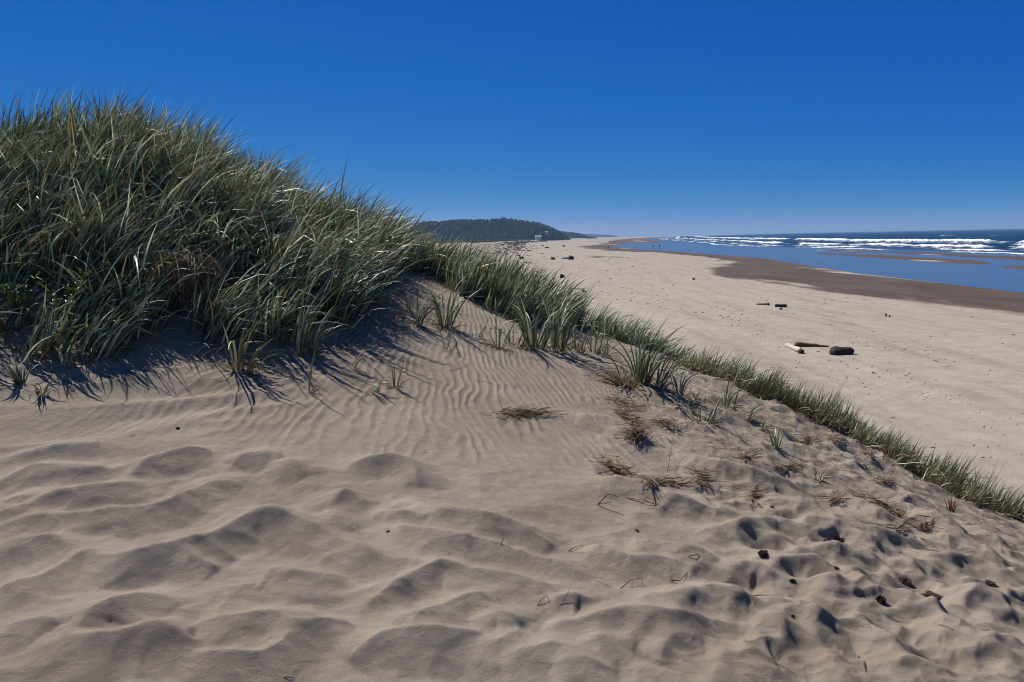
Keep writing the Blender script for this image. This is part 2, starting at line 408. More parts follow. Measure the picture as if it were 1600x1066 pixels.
# ------------------------------------------------------------------ the ground, one sheet to the horizon
def polar(azs, rs, cx=0., cy=0.):
    A, R_ = np.meshgrid(azs, rs); return cx + R_ * np.sin(A), cy + R_ * np.cos(A)
def grid_quads(nr, nc, wrap=False):
    i = np.arange(nr - 1)[:, None] * nc; j = np.arange(nc if wrap else nc - 1)[None]; j2 = (j + 1) % nc
    return np.stack([i + j, i + nc + j, i + nc + j2, i + j2], -1).reshape(-1, 4)[:, ::-1]
def steps(a, b, k): return a * np.exp(np.arange(int(math.log(b / a) / k)) * k)
def steps_rows():
    return np.concatenate([[.05, .4, .8, 1.2, 1.5, 1.7], steps(1.9, 14, .0036), steps(14, 90, .0085), steps(90, 2500, .013), steps(2500, 45000, .08), [60000.]])
D2R = math.pi / 180
az = np.concatenate([np.arange(-180, -36, 2.5), np.arange(-36, 36, .062), np.arange(36, 180, 2.5)]) * D2R
rs = steps_rows()
X, Y = polar(az, rs)
LEAN = .12; ground_H = relief(X, Y)
def blur_az(h, n):
    k = np.exp(-np.linspace(-2, 2, 2 * n + 1) ** 2); k /= k.sum(); o = np.zeros_like(h)
    for i, w in enumerate(k): o += w * np.roll(h, i - n, 1)
    return o
_b1 = blur_az(ground_H, 6); _w = (1 - sst(4.3, 5.2, Y)) * (np.abs(np.arctan2(X, Y)) < .6) * (Y > 1.5)       # loose grains round off every gash across the crests
ground_H = ground_H * (1 - _w) + _b1 * _w
_m = (np.hypot(X, Y) < 12) & (Y > 1.5); xa = X[_m]; ya = Y[_m]              # small pocks and wind-cut streaks, strongest on the trampled right
xw = xa + .05 * vn(xa / .16, ya / .16, 701); yw = ya + .05 * vn(xa / .15, ya / .15, 702)
pk = np.minimum(worley(xw / .17, yw / .12, 703), .7) ** 2; pk2 = np.minimum(worley(xw / .075 + 2, yw / .06, 704), .7) ** 2
mk = (.25 + .75 * sst(.3, 1.4, xa)) * (1 - sst(0, .8, sdist(xa, ya))) * np.where(xa < .6, 1 - sst(4.2, 5, ya), 1) * (.45 + .9 * np.clip(vn(xa / .6, ya / .5, 705) + .35, 0, 1))
sk = vn((xa * .6 + ya * .8) / .030, (xa * .8 - ya * .6) / .32, 706) * sst(.2, .8, xa)
ground_H[_m] += mk * (.040 * pk + .020 * pk2) + .0045 * sk * (1 - sst(8, 10, ya))
YL = Y - LEAN * ground_H * (np.hypot(X, Y) < 20)      # crests lean towards the camera
Z = base_z(X, YL) + ground_H; ground_Z = Z.copy(); Y = YL
sd_ = sdist(X, Y); opn = sst(1.5, 6, sd_)
zb = beach(X, Y); shd = X - shore(Y)
wetv = np.clip(1.1 - 1.3 * sst(.06, .38, zb + .004 * np.clip(-shd - 20, 0, 100)), 0, 1) * sst(-46, -30, shd)
wetv = np.where(Y < 0, 0, wetv) 
ground = mesh_np('ground', np.stack([X, Y, Z], -1).reshape(-1, 3), quads=grid_quads(len(rs), len(az), True), mats=[S.m], attr={'open': opn.ravel(), 'wet': wetv.ravel()})
tag(ground, kind='structure')

# ------------------------------------------------------------------ the sea: one sheet, with swell and breakers raised in it
azs = np.concatenate([np.arange(1.5, 38, .055), np.arange(38, 100, 1.2)]) * D2R
rs2 = np.concatenate([steps(30, 60, .05), steps(60, 700, .0042), steps(700, 3000, .008), steps(3000, 50000, .06), [60000.]])
X, Y = polar(azs, rs2)
s = X - shore(Y); Z = np.zeros(X.shape); foam = np.zeros(X.shape)
calm = sst(50, 75, s)
Z += calm * (.16 * vn(X / 9, Y / 22, 101) + .09 * vn(X / 4, Y / 8, 102)) * (1 - sst(1500, 3000, X))
WAVES = [(60,.20,1.2,.25,2),(72,.35,1.8,.1,3),(90,.95,2.4,.30,7),(106,.4,2.4,-.2,4),(124,.5,3,-.3,5),(145,1.5,3.2,.38,9),(176,.8,3.5,-.4,5),(235,1.0,5,-.5,5),(320,1.1,6,-.55,5)]
for k, (s0, hgt, wd, bias, trail) in enumerate(WAVES):
    c0 = s0 + 6 * vn(Y / 90, Y * 0, 110 + k) * min(1, s0 / 80) + 1.5 * vn(Y / 17, Y * 0, 130 + k)
    act = .30 + bias + 1.35 * vn(Y / 55 + k * 3.3, Y * 0, 150 + k) + .5 * vn(Y / 14 + k * 1.7, Y * 0, 170 + k)
    br = sst(.25, .6, act); d = s - c0
    prof = np.where(d < 0, np.exp(-(d / (wd * .45)) ** 2), np.exp(-(d / (wd * 1.8)) ** 2))
    rough = 1 + .5 * vn(X / 1.6, Y / 1.8, 190 + k) * br
    Z += hgt * prof * (.35 + .65 * br) * rough
    n = vn(X / 2.2, Y / 5, 210 + k) + .6 * vn(X / .9, Y / 2, 230 + k)
    crest = br * sst(.34, .62, prof + .28 * n)
    tr = br * np.where(d < 0, sst(-trail, -trail * .35, d), 0) * sst(.0, .45, n + .05) * .9
    foam = np.maximum(foam, np.maximum(crest, tr * .85))
foam = np.maximum(foam, sst(.70, .84, vn(X / 6, Y / 9, 260) + .3 * vn(X / 1.5, Y / 3, 261) + .25 * sst(55, 70, s) * (1 - sst(150, 210, s))) * calm)
SEA = NT('sea_water'); p2 = SEA.add('ShaderNodeNewGeometry').outputs['Position']
dp = SEA.attr('depth').outputs['Fac']
SEA.l.new(SEA.mix(SEA.attr('foam').outputs['Fac'], SEA.mix(dp, (.085, .095, .105), (.003, .022, .045)), (.80, .83, .86)), SEA.p.inputs['Base Color'])
SEA.l.new(SEA.mapr(SEA.math('MAXIMUM', SEA.attr('foam').outputs['Fac'], SEA.math('MULTIPLY', dp, .22)), 0, 1, .16, .85), SEA.p.inputs['Roughness'])
pn = SEA.noise(.12, SEA.add('ShaderNodeNewGeometry').outputs['Position'], 5, .6)
SEA.l.new(SEA.mapr(dp, 0, 1, 1.33, 1.22), SEA.p.inputs['IOR'])
mp3 = SEA.add('ShaderNodeMapping'); SEA.l.new(p2, mp3.inputs['Vector']); mp3.inputs['Scale'].default_value = (1, .45, 1)
h1 = SEA.noise(.9, mp3.outputs[0], 5, .6)
bmp = SEA.add('ShaderNodeBump'); SEA.l.new(h1, bmp.inputs['Height']); bmp.inputs['Distance'].default_value = .5
SEA.l.new(SEA.math('ADD', SEA.mapr(dp, 0, 1, 0, 1.0), SEA.mapr(pn, .4, .7, .01, .12)), bmp.inputs['Strength']); SEA.l.new(bmp.outputs[0], SEA.p.inputs['Normal'])
water = mesh_np('water', np.stack([X, Y, Z], -1).reshape(-1, 3), quads=grid_quads(len(rs2), len(azs)), mats=[SEA.m], attr={'foam': foam.ravel(), 'depth': (sst(45, 90, s)).ravel()})
tag(water, kind='structure')
# ------------------------------------------------------------------ blades, stems and straws
rng = np.random.default_rng(7); random.seed(7)
LV = np.array([0, .14, .30, .48, .66, .84, 1.0]); WP = np.array([.75, 1.0, 1.0, .86, .66, .38, .03])
class Blades:
    """collects curved, tapering, twisting strips; build() links them as one mesh"""
    def __init__(s): s.v = []; s.c = []; s.n = 0
    def add(s, P, az, L, th0, th1, w, col, tipcol=None, twist=.6, power=1.3, ground=None, kink=None):
        n = len(P); K = len(LV); t = LV[None]; az = np.asarray(az)[:, None] * np.ones((n, 1))
        L = np.broadcast_to(L, (n,))[:, None]; th0 = np.broadcast_to(th0, (n,))[:, None]; th1 = np.broadcast_to(th1, (n,))[:, None]; w = np.broadcast_to(w, (n,))[:, None]
        tm = (LV[1:] + LV[:-1])[None] / 2; dt = (LV[1:] - LV[:-1])[None]
        th = th0 + (th1 - th0) * tm ** power
        if kink is not None: th = th + (tm > kink[:, None]) * .9
        az2 = az + rng.normal(0, .25, (n, 1)) * tm
        seg = np.stack([np.sin(th) * np.cos(az2), np.sin(th) * np.sin(az2), np.cos(th)], -1) * (L * dt)[..., None]
        C = np.concatenate([np.zeros((n, 1, 3)), np.cumsum(seg, 1)], 1) + P[:, None]
        T = np.concatenate([seg[:, :1], (seg[:, 1:] + seg[:, :-1]) / 2, seg[:, -1:]], 1); T /= np.linalg.norm(T, axis=-1, keepdims=True) + 1e-9
        sa = az[:, 0] + math.pi / 2; S_ = np.stack([np.cos(sa), np.sin(sa), np.zeros(n)], -1)[:, None] * np.ones((1, K, 1))
        S_ -= T * (S_ * T).sum(-1, keepdims=True); S_ /= np.linalg.norm(S_, axis=-1, keepdims=True) + 1e-9
        B = np.cross(T, S_); a = (rng.normal(0, .8, (n, 1)) + rng.normal(0, twist, (n, 1)) * t)[..., None]
        S_ = S_ * np.cos(a) + B * np.sin(a)
        W = (w * WP[None])[..., None] / 2
        if ground is not None:
            g = ground(C[..., 0], C[..., 1]) + .004; C[..., 2] = np.maximum(C[..., 2], g + 0)
        V = np.stack([C - S_ * W, C + S_ * W], 2)
        col = np.broadcast_to(col, (n, 3)); tip = col if tipcol is None else np.broadcast_to(tipcol, (n, 3))
        CC = col[:, None] * (1 - t[..., None]) + tip[:, None] * t[..., None]
        s.v.append(V.reshape(-1, 3)); s.c.append(np.repeat(CC, 2, 1).reshape(-1, 3)); s.n += n
    def build(s, name, mat, parent=None, origin=None):
        V = np.concatenate(s.v); Cc = np.concatenate(s.c); K = len(LV)
        b = (np.arange(s.n) * K * 2)[:, None]; k = (np.arange(K - 1) * 2)[None]
        q = np.stack([b + k, b + k + 1, b + k + 3, b + k + 2], -1).reshape(-1, 4)
        if origin is not None: V = V - np.asarray(origin)
        return mesh_np(name, V, quads=q, mats=[mat], parent=parent, attr={'tint': Cc})
def pick(pal, n, p=None):
    pal = np.array(pal); i = rng.choice(len(pal), n, p=p); return pal[i] * rng.uniform(.75, 1.3, (n, 1))
GREENS = [(.052, .082, .052), (.095, .140, .092), (.210, .265, .205), (.135, .175, .070), (.56, .60, .52)]  # leaf greens; the last, near-white tone puts sun glints into the blade colour
GP = [.30, .25, .18, .08, .19]
DRY = [(.34, .25, .15), (.22, .14, .08), (.13, .072, .045), (.42, .34, .23)]
BROWN = [(.12, .065, .045), (.19, .115, .075), (.075, .04, .03), (.34, .25, .17), (.24, .16, .10)]
def leafmat(name, rough=.52, spec=.55, trans=.16):
    M = NT(name); a = M.attr('tint').outputs['Color']; p = M.add('ShaderNodeNewGeometry').outputs['Position']
    n = M.noise(60, p, 2); c = M.mix(M.mapr(n, .3, .7), M.mix(1.0, a, (.78, .78, .78), 'MULTIPLY'), a)
    M.l.new(c, M.p.inputs['Base Color']); M.p.inputs['Roughness'].default_value = rough; M.p.inputs['Specular IOR Level'].default_value = spec
    if trans:
        tr = M.add('ShaderNodeBsdfTranslucent'); M.l.new(M.mix(1.0, c, (1.15, 1.2, .8), 'MULTIPLY'), tr.inputs[0])
        mx = M.add('ShaderNodeMixShader'); mx.inputs[0].default_value = trans
        M.l.new(M.p.outputs[0], mx.inputs[1]); M.l.new(tr.outputs[0], mx.inputs[2]); M.l.new(mx.outputs[0], M.out.inputs['Surface'])
    return M.m
M_LEAF = leafmat('marram_leaf'); M_DRY = leafmat('dry_stem', .7, .25, .15); M_BARK = leafmat('weathered_wood', .85, .2, 0)
_CZ = {}
def gz(x, y): return sand_z_fast(x, y)
# relief is slow to evaluate point by point: read heights back from the polar grid of the ground
_GZ = Z0 = np.array([0.]); 
def _look(zz, x, y):
    r = np.hypot(x, y); a = np.arctan2(x, y)
    i = np.clip(np.searchsorted(rs, r) - 1, 0, len(rs) - 2); j = np.clip(np.searchsorted(az, a) - 1, 0, len(az) - 2)
    fr = np.clip((r - rs[i]) / (rs[i + 1] - rs[i]), 0, 1); fa = np.clip((a - az[j]) / (az[j + 1] - az[j]), 0, 1)
    return (zz[i, j] * (1 - fr) + zz[i + 1, j] * fr) * (1 - fa) + (zz[i, j + 1] * (1 - fr) + zz[i + 1, j + 1] * fr) * fa
def sand_z_fast(x, y):
    x = np.asarray(x, float); y = np.asarray(y, float); n = np.hypot(x, y) < 20
    return _look(ZG, x, y + LEAN * _look(ground_H, x, y) * n)
def pix(x, y, z):                                   # photo pixel of a point in the scene
    q = (np.stack([x, y, z - 6.0], -1)) @ R3; return CX + F_PX * q[..., 0] / -q[..., 2], CY - F_PX * q[..., 1] / -q[..., 2]
def inpoly(x, y, P):
    c = np.zeros(x.shape, bool); n = len(P)
    for i in range(n):
        (x1, y1), (x2, y2) = P[i], P[i - 1]
        c ^= ((y1 > y) != (y2 > y)) & (x < (x2 - x1) * (y - y1) / (y2 - y1 + 1e-12) + x1)
    return c
def scatter(P, per_m2, thin=None):
    P = np.asarray(P, float); lo, hi = P.min(0), P.max(0); n = int((hi - lo).prod() * per_m2)
    x = rng.uniform(lo[0], hi[0], n); y = rng.uniform(lo[1], hi[1], n); m = inpoly(x, y, P)
    if thin is not None: m &= rng.random(n) < thin(x, y)
    return x[m], y[m]
def field(name, P, clumps, per, L, lean, th, w, fan=.9, dry=.08, rad=.11, thin=None, base=None, greens=None, litter=5, wild=.35, patchy=0):
    """a stand of grass: clumps of blades that share one lean; lean = (azimuth, spread), th = (start, end) angle from upright"""
    cx, cy = scatter(P, clumps, thin); nc = len(cx); B = Blades()
    N = nc * per; k = np.repeat(np.arange(nc), per)
    r = rad * np.sqrt(rng.random(N)); a = rng.random(N) * 2 * np.pi
    x = cx[k] + r * np.cos(a); y = cy[k] + r * np.sin(a); z = sand_z_fast(x, y) - .02
    caz = lean(cx, cy) + rng.normal(0, wild, nc); ll = L(cx, cy) * rng.uniform(.5, 1.35, nc); cl = rng.uniform(.7, 1.35, nc)
    t1 = th(cx, cy); 
    az_ = np.arctan2(np.sin(caz[k]) + fan * .55 * np.sin(a), np.cos(caz[k]) + fan * .55 * np.cos(a)) + rng.normal(0, .25, N)
    l = ll[k] * rng.uniform(.45, 1.12, N) * np.where(rng.random(N) < .03, 1.35, 1); up = rng.random(N)
    th0 = np.abs(rng.normal(.14, .12, N)) + .35 * r / rad * fan; th1 = t1[k] * rng.uniform(.45, 1.35, N)
    pal = pick(greens or GREENS, N, GP) * cl[k][:, None]; dr = rng.random(N) < dry; pal[dr] = pick(DRY, int(dr.sum()))
    tip = pal * rng.uniform(.9, 1.35, (N, 1)); tip = np.where(rng.random((N, 1)) < .06, np.array([[.30, .24, .13]]), tip)
    bs = pal.copy()
    if base is not None: bs = bs * .5 + np.array(base) * .5
    kk = np.where(rng.random(N) < .10, rng.uniform(.35, .7, N), 2.0)
    B.add(np.stack([x, y, z], -1), az_, l, th0, th1, w * rng.uniform(.6, 1.25, N), bs, tip, twist=.8, power=1.5, ground=sand_z_fast, kink=kk)
    # dead leaves round the foot
    M_ = int(nc * litter); k = rng.integers(0, nc, M_); x = cx[k] + rng.normal(0, rad, M_); y = cy[k] + rng.normal(0, rad, M_)
    B.add(np.stack([x, y, sand_z_fast(x, y)], -1), rng.random(M_) * 6.28, rng.uniform(.10, .35, M_), rng.uniform(.6, 1.3, M_), rng.uniform(1.4, 2.1, M_), .006, pick(DRY + BROWN, M_), twist=1.0, ground=sand_z_fast)
    print('FIELD', name, nc, B.n)
    return B.build(name, M_LEAF)
ZG = ground_Z

# ---- the dense stands
W_ = lambda *p: np.array([GL(*q) for q in p])
front = W_((-260, 600), (0, 580), (90, 572), (180, 562), (225, 520), (275, 475), (325, 535), (400, 545), (450, 520), (485, 500), (530, 508), (565, 478), (592, 445), (606, 425))
MOUND = np.concatenate([front, [(-1.35, 10.0), (-1.3, 11.3), (-3.2, 11.6), (-9.5, 11.6), (-9.5, 8)]])
_hol = GL(298, 500); mid_thin = lambda x, y: np.where(np.hypot(x - _hol[0], (y - _hol[1] - .25) * .8) < .34, .2, 1.0) * np.where(vn(x / .5 + 9, y / .5, 301) > -.33, 1.0, .25) * np.where((x < -3.4) & (y < 6.9), .35, 1.0)
g1 = field('beach_grass', MOUND, 42, 33, lambda x, y: .70 + .12 * vn(x / .8, y / .8, 302) - .12 * sst(-2.2, -1.2, x) - .26 * (1 - sst(5.9, 7.3, y)),
           lambda x, y: -.35 + .5 * vn(x / 1.3, y / 1.3, 303) + .9 * sst(-3.2, -4.8, x) * (y < 8.5), lambda x, y: 1.25 + .35 * sst(-4.5, -2.5, x) + .5 * vn(x, y, 304) - .3 * sst(8.8, 9.6, y), .0175, thin=mid_thin, litter=22, wild=.7, rad=.15, dry=.17)
tag(g1, 'tall dense dark green beach grass covering the big dune mound on the left', 'beach grass', kind='stuff')
rf = W_((618, 424), (650, 424), (690, 440), (715, 462), (745, 478), (770, 492), (800, 505), (850, 512), (885, 508))
RIDGE = np.concatenate([rf, [(.9, 10.9), (.1, 11.7), (-.9, 12.0), (-1.4, 11.6), (-1.45, 10.2)]])
g2 = field('beach_grass', RIDGE, 60, 24, lambda x, y: .50 + .10 * vn(x / .6, y / .6, 312) - .05 * sst(.0, .8, x), lambda x, y: -.2 + .9 * vn(x / .8, y / .8, 313), lambda x, y: .95 + .5 * vn(x, y, 314), .018, dry=.07, litter=10, wild=.5, base=(.22, .20, .07))
tag(g2, 'grey-green beach grass along the dune ridge right of the mound, in front of the far wooded hill', 'beach grass', kind='stuff')
R3_ = np.array([(.95, 10.25), (1.35, 9.85), (1.85, 9.52), (2.30, 9.9), (2.0, 10.7), (1.4, 11.2), (.95, 11.1)])
g3 = field('beach_grass', R3_, 100, 24, lambda x, y: .40 - .14 * sst(1.3, 2.0, x), lambda x, y: -.3 + .5 * vn(x / .5, y / .5, 323), lambda x, y: 1.0 + 0 * x, .011, dry=.05, wild=.5)
tag(g3, 'low dark patch of beach grass at the dune edge between the ridge and the long strip', 'beach grass', kind='stuff')
lipP = W_((1050, 572), (1100, 590), (1150, 612), (1190, 630), (1250, 655), (1300, 682), (1360, 712), (1420, 744), (1480, 776), (1540, 806), (1582, 822))
off = np.array([.42, .72])
STRIP = np.concatenate([lipP + np.array([.02, .05]), (lipP + off * np.linspace(1.0, .8, len(lipP))[:, None])[::-1]])
g4 = field('beach_grass', STRIP, 125, 24, lambda x, y: .25 + .13 * vn(x / .25, y / .25, 332) + .03 * sst(1.9, 2.6, x), lambda x, y: .1 + .8 * vn(x / .5, y / .5, 333), lambda x, y: .8 + .4 * vn(x, y, 334), .0095, dry=.06, rad=.08, base=(.42, .30, .09), litter=12,
           thin=lambda x, y: np.where(vn(x / .22, y / .22, 335) > -.26, 1.0, .1) * np.where(vn(x / .5 + 3, y / .5, 336) > -.42, 1, .4), greens=[(.05, .08, .05), (.08, .12, .07), (.14, .18, .11), (.15, .18, .07), (.28, .32, .23)])
tag(g4, 'long strip of short green beach grass with golden bases running down the dune edge to the right', 'beach grass', kind='stuff')

# ---- single tufts on the bare sand
def ground_pt(u, v):
    p = GL(u, v)
    d = ray(u, v); Ys = p[1] * np.linspace(.93, 1.07, 200); g = 6 + d[2] * Ys - sand_z_fast(d[0] * Ys, Ys); k = int(np.argmax(g < 0))
    if g[k] < 0 and k > 0: p = np.array([d[0] * Ys[k], Ys[k]])
    return np.array([p[0], p[1], float(sand_z_fast(p[0], p[1]))])
def tuft(u, v, hpx, ng, nd, label, lean=0., lamt=.4, spread=.5, wid=.011, rad=.04, cat='grass tuft', group='grass tufts on the bare sand', name='grass_tuft', curl=1.3, redbase=False, drycol=None, dlen=.6):
    p = ground_pt(u, v); h = hpx * p[1] / F_PX; e = empty(name, *p); tag(e, label, cat, group)
    wid *= 1.2; ng = int(ng * 1.2 + .5); hpx = hpx * (.82 if hpx > 45 else 1)
    def batch(n, pal, tipm, L0, L1, t0, t1, w, nm, mat, gp=None):
        B = Blades(); a = rng.random(n) * 6.283; r = rad * np.sqrt(rng.random(n))
        q = np.stack([p[0] + r * np.cos(a), p[1] + r * np.sin(a) * .6, np.zeros(n)], -1); q[:, 2] = sand_z_fast(q[:, 0], q[:, 1]) - .012
        A = np.arctan2(lamt * math.sin(lean) + spread * np.sin(a), lamt * math.cos(lean) + spread * np.cos(a)) + rng.normal(0, .3, n)
        c = pick(pal, n, gp); bs = c * .5 + np.array([.24, .10, .05] if redbase else [.20, .17, .08]) * .5
        L = h * rng.uniform(L0, L1, n); th0 = np.abs(rng.normal(t0, .15, n)); th1 = rng.uniform(t1 * .5, t1 * 1.3, n)
        B.add(q, A, L, th0, th1, w * rng.uniform(.7, 1.2, n), bs, c * tipm, twist=.7, power=1.4, ground=sand_z_fast, kink=np.where(rng.random(n) < .15, .55, 2.0))
        o = B.build(nm, mat, parent=e, origin=p)
    if ng: batch(ng, GREENS, 1.1, .75, 1.35, .16, curl, wid, 'green_leaves', M_LEAF, GP)
    if nd: batch(nd, drycol or DRY + BROWN, 1.0, dlen * .4, dlen, .8 if curl > .9 or name != 'red_plant' else .12, 2.0 if name != 'red_plant' else .5, wid * .6, 'dry_leaves', M_DRY)
    return e
T = tuft
T(30, 600, 40, 16, 14, 'drooping grass tuft on the sand at the left edge of the photo', 2.6, .5, .5)
T(68, 618, 34, 6, 12, 'sprawling tuft with long pale dead blades, lowest left under the mound', -.9, .9, .5, drycol=[(.50, .44, .30), (.36, .27, .15)], curl=1.9, dlen=1.6)
T(372, 580, 105, 9, 6, 'upright curling tuft with broad pale blades in front of the mound shadow', .2, .2, .4, .015, redbase=True)
T(392, 585, 62, 8, 8, 'low arching tuft with reddish stems just right of the upright curling tuft', .1, .8, .4, .012, redbase=True, curl=1.9)
T(468, 552, 125, 14, 6, 'tall pale green tuft leaning right out of the mound edge', .1, .9, .25, .014, curl=1.0)
T(490, 555, 80, 10, 10, 'bushy tuft with dead leaves beside the tall leaning tuft', .3, .6, .5, .012)
T(554, 578, 44, 4, 2, 'single small tuft with a red stem bent over to the right', .15, .9, .15, .012, .01, redbase=True, curl=1.7)
T(484, 613, 70, 2, 4, 'thin long blade leaning right above a dark scooped hollow in the sand', .1, .6, .1, .009, .015, curl=.8)
T(586, 614, 34, 5, 4, 'tiny tuft of dark flat curled blades lying on the sand', -.1, .8, .6, .013, .03, curl=2.0)
T(618, 606, 50, 5, 10, 'small tuft of upright thin blades with dark roots trailing right', .0, .1, .15, .009, .025, curl=.35)
T(615, 522, 36, 3, 2, 'single upright blade on the sand above the ripples, left of the twin tufts', .0, .1, .2, .011, .01, curl=.5)
T(640, 484, 30, 4, 3, 'small dark sprig on the slope between the mound and the twin tufts', 3.0, .2, .6, .010, .02)
T(653, 508, 62, 12, 10, 'left one of two neighbouring grass tufts on the bare slope', .4, .25, .45, .013, .04)
T(698, 512, 85, 26, 26, 'bushy right one of two neighbouring grass tufts, with a brown foot', .2, .2, .6, .013, .07, curl=1.7)
T(697, 548, 44, 4, 0, 'thin pointed sprig standing just below the bushy tuft', .0, .05, .15, .010, .01, curl=.3)
T(718, 554, 24, 2, 1, 'tiny dark curved blade curling out of the rippled sand', 3.3, .6, .1, .010, .01, curl=1.9)
T(751, 530, 40, 3, 3, 'very thin pale sprig at the left end of the tuft row', .3, .4, .2, .007, .02)
T(780, 545, 72, 6, 14, 'slender upright tuft at the left end of the tuft row below the ridge', .2, .2, .3, .011, .05)
T(806, 540, 48, 12, 22, 'loose pale tuft with fallen leaves beside the slender upright tuft', .5, .5, .6, .010, .08, curl=1.9)
T(836, 543, 92, 26, 26, 'large grey-green tuft in the middle of the tuft row below the ridge', .4, .3, .6, .014, .10, curl=1.4)
T(868, 546, 86, 24, 30, 'large tuft with a thick brown foot near the middle of the tuft row', .2, .3, .5, .014, .09, curl=1.2)
T(900, 548, 60, 16, 30, 'lower brownish tuft right of the two large ones in the tuft row', .1, .4, .5, .011, .08)
T(928, 552, 66, 8, 20, 'sparse tuft with a dark brown foot near the right end of the tuft row', .0, .3, .4, .011, .05)
T(946, 556, 70, 6, 10, 'thin upright tuft closing the tuft row at its right end', .0, .15, .3, .011, .04)
T(1003, 598, 100, 34, 16, 'big bushy dark green tuft with a heap of dead straw at its left', .1, .4, .55, .013, .09, curl=1.5)
T(978, 602, 62, 4, 90, 'thick mass of pale and brown dead straw leaning left beside the bushy tuft', 2.8, .6, .6, .011, .10, curl=1.8, name='dead_grass_clump', cat='dead grass', dlen=1.2)
T(1030, 606, 72, 18, 12, 'curly dark tuft at the right of the big bushy tuft', .2, .5, .5, .012, .05, curl=1.9)
T(1062, 616, 58, 12, 8, 'sparse curly tuft standing apart at the foot of the dune edge', .0, .2, .5, .010, .05, curl=1.6)
T(1088, 624, 24, 6, 4, 'very small dark sprig below the start of the grass strip', .2, .2, .6, .010, .02)
T(1070, 640, 34, 8, 30, 'low tuft half buried in brown litter below the sparse curly tuft', -.3, .4, .6, .009, .08)
T(1100, 660, 44, 14, 46, 'low spreading tuft with a dark brown tangled foot, below the small dark sprig', -.3, .4, .6, .010, .10)
T(1136, 636, 52, 14, 22, 'tuft with upright blades and brown litter in the middle of the right slope', -.2, .2, .5, .010, .07)
T(1168, 656, 44, 10, 14, 'tuft trailing downhill right of the one with upright blades', -.6, .7, .4, .009, .06)
T(1190, 672, 28, 6, 10, 'small flat tuft at the end of the trailing row of litter', -.5, .7, .4, .008, .05)
T(1212, 700, 34, 14, 8, 'star-shaped dark green tuft on the right slope', -.1, .2, .9, .009, .03, curl=1.3)
T(1240, 722, 36, 4, 10, 'thin pale curved blades over brown litter below the star-shaped tuft', .3, .6, .5, .006, .05, curl=1.9)
T(1278, 752, 22, 6, 8, 'small low tuft downhill of the thin pale curved blades', .1, .3, .8, .008, .03)
T(1158, 555, 50, 16, 10, 'taller dark tuft sticking out of the upper part of the grass strip', .3, .2, .5, .009, .06)
T(888, 484, 26, 30, 6, 'tiny round patch of grass by itself beyond the ridge, at the edge of the beach', .0, .3, .6, .008, .14)
T(470, 492, 92, 12, 4, 'pale bright-edged tuft arching right at the mound foot under the dark overhang', .2, .9, .3, .014, curl=1.4)
T(1595, 808, 26, 4, 22, 'orange-brown dry tuft at the right edge of the photo', .2, .2, .6, .007, .06, drycol=[(.42, .20, .07), (.30, .14, .05)], curl=1.0)
T(1486, 800, 26, 0, 26, 'small upright red-brown plant alone on the smooth lower right slope', .5, .2, .2, .010, .02, drycol=[(.30, .07, .05), (.20, .06, .04), (.36, .16, .08)], dlen=1.25, curl=.4, name='red_plant', cat='plant', group=None)
def strawfall():
    p = ground_pt(292, 505); top = p + np.array([-.05, .28, .52]); e = empty('hanging_straw', *p)
    tag(e, 'brown straw hanging in a bundle from the mound over the shaded hollow', 'dead grass')
    n = 260; B = Blades(); q = top + rng.normal(0, 1, (n, 3)) * [.08, .07, .04]
    B.add(q, rng.normal(-1.2, .8, n), rng.uniform(.3, .65, n), rng.uniform(1.1, 1.9, n), rng.uniform(2.5, 3.0, n), .006, pick([(.20, .12, .08), (.27, .17, .12), (.12, .07, .05)], n), power=.5)
    B.build('straws', M_DRY, parent=e, origin=p)
strawfall()
def weed(u, v, hpx, label):
    p = ground_pt(u, v); h = hpx * p[1] / F_PX; e = empty('leafy_weed', *p); tag(e, label, 'weed', 'leafy weeds')
    B = Blades(); n = 12; a = rng.random(n) * 6.28
    B.add(np.repeat(p[None], n, 0), a, h * rng.uniform(.6, 1.1, n), .25, .7, .005, np.array([(.18, .16, .05)])); st = B.build('stems', M_LEAF, e, p)
    V = B.v[0].reshape(n, -1, 2, 3).mean(2); L = Blades(); m = 220; i = rng.integers(0, n, m); j = rng.integers(2, V.shape[1], m)
    L.add(V[i, j] + rng.normal(0, .01, (m, 3)), rng.random(m) * 6.28, rng.uniform(.03, .08, m), rng.uniform(.3, 1.2, m), rng.uniform(1, 2, m), .013, pick([(.14, .19, .03), (.10, .15, .03), (.20, .21, .05)], m)); L.build('leaves', M_LEAF, e, p)
weed(105, 512, 90, 'yellow-green leafy weed at the foot of the mound near the left edge')
weed(30, 500, 60, 'smaller leafy weed left of the yellow-green one, at the left edge')

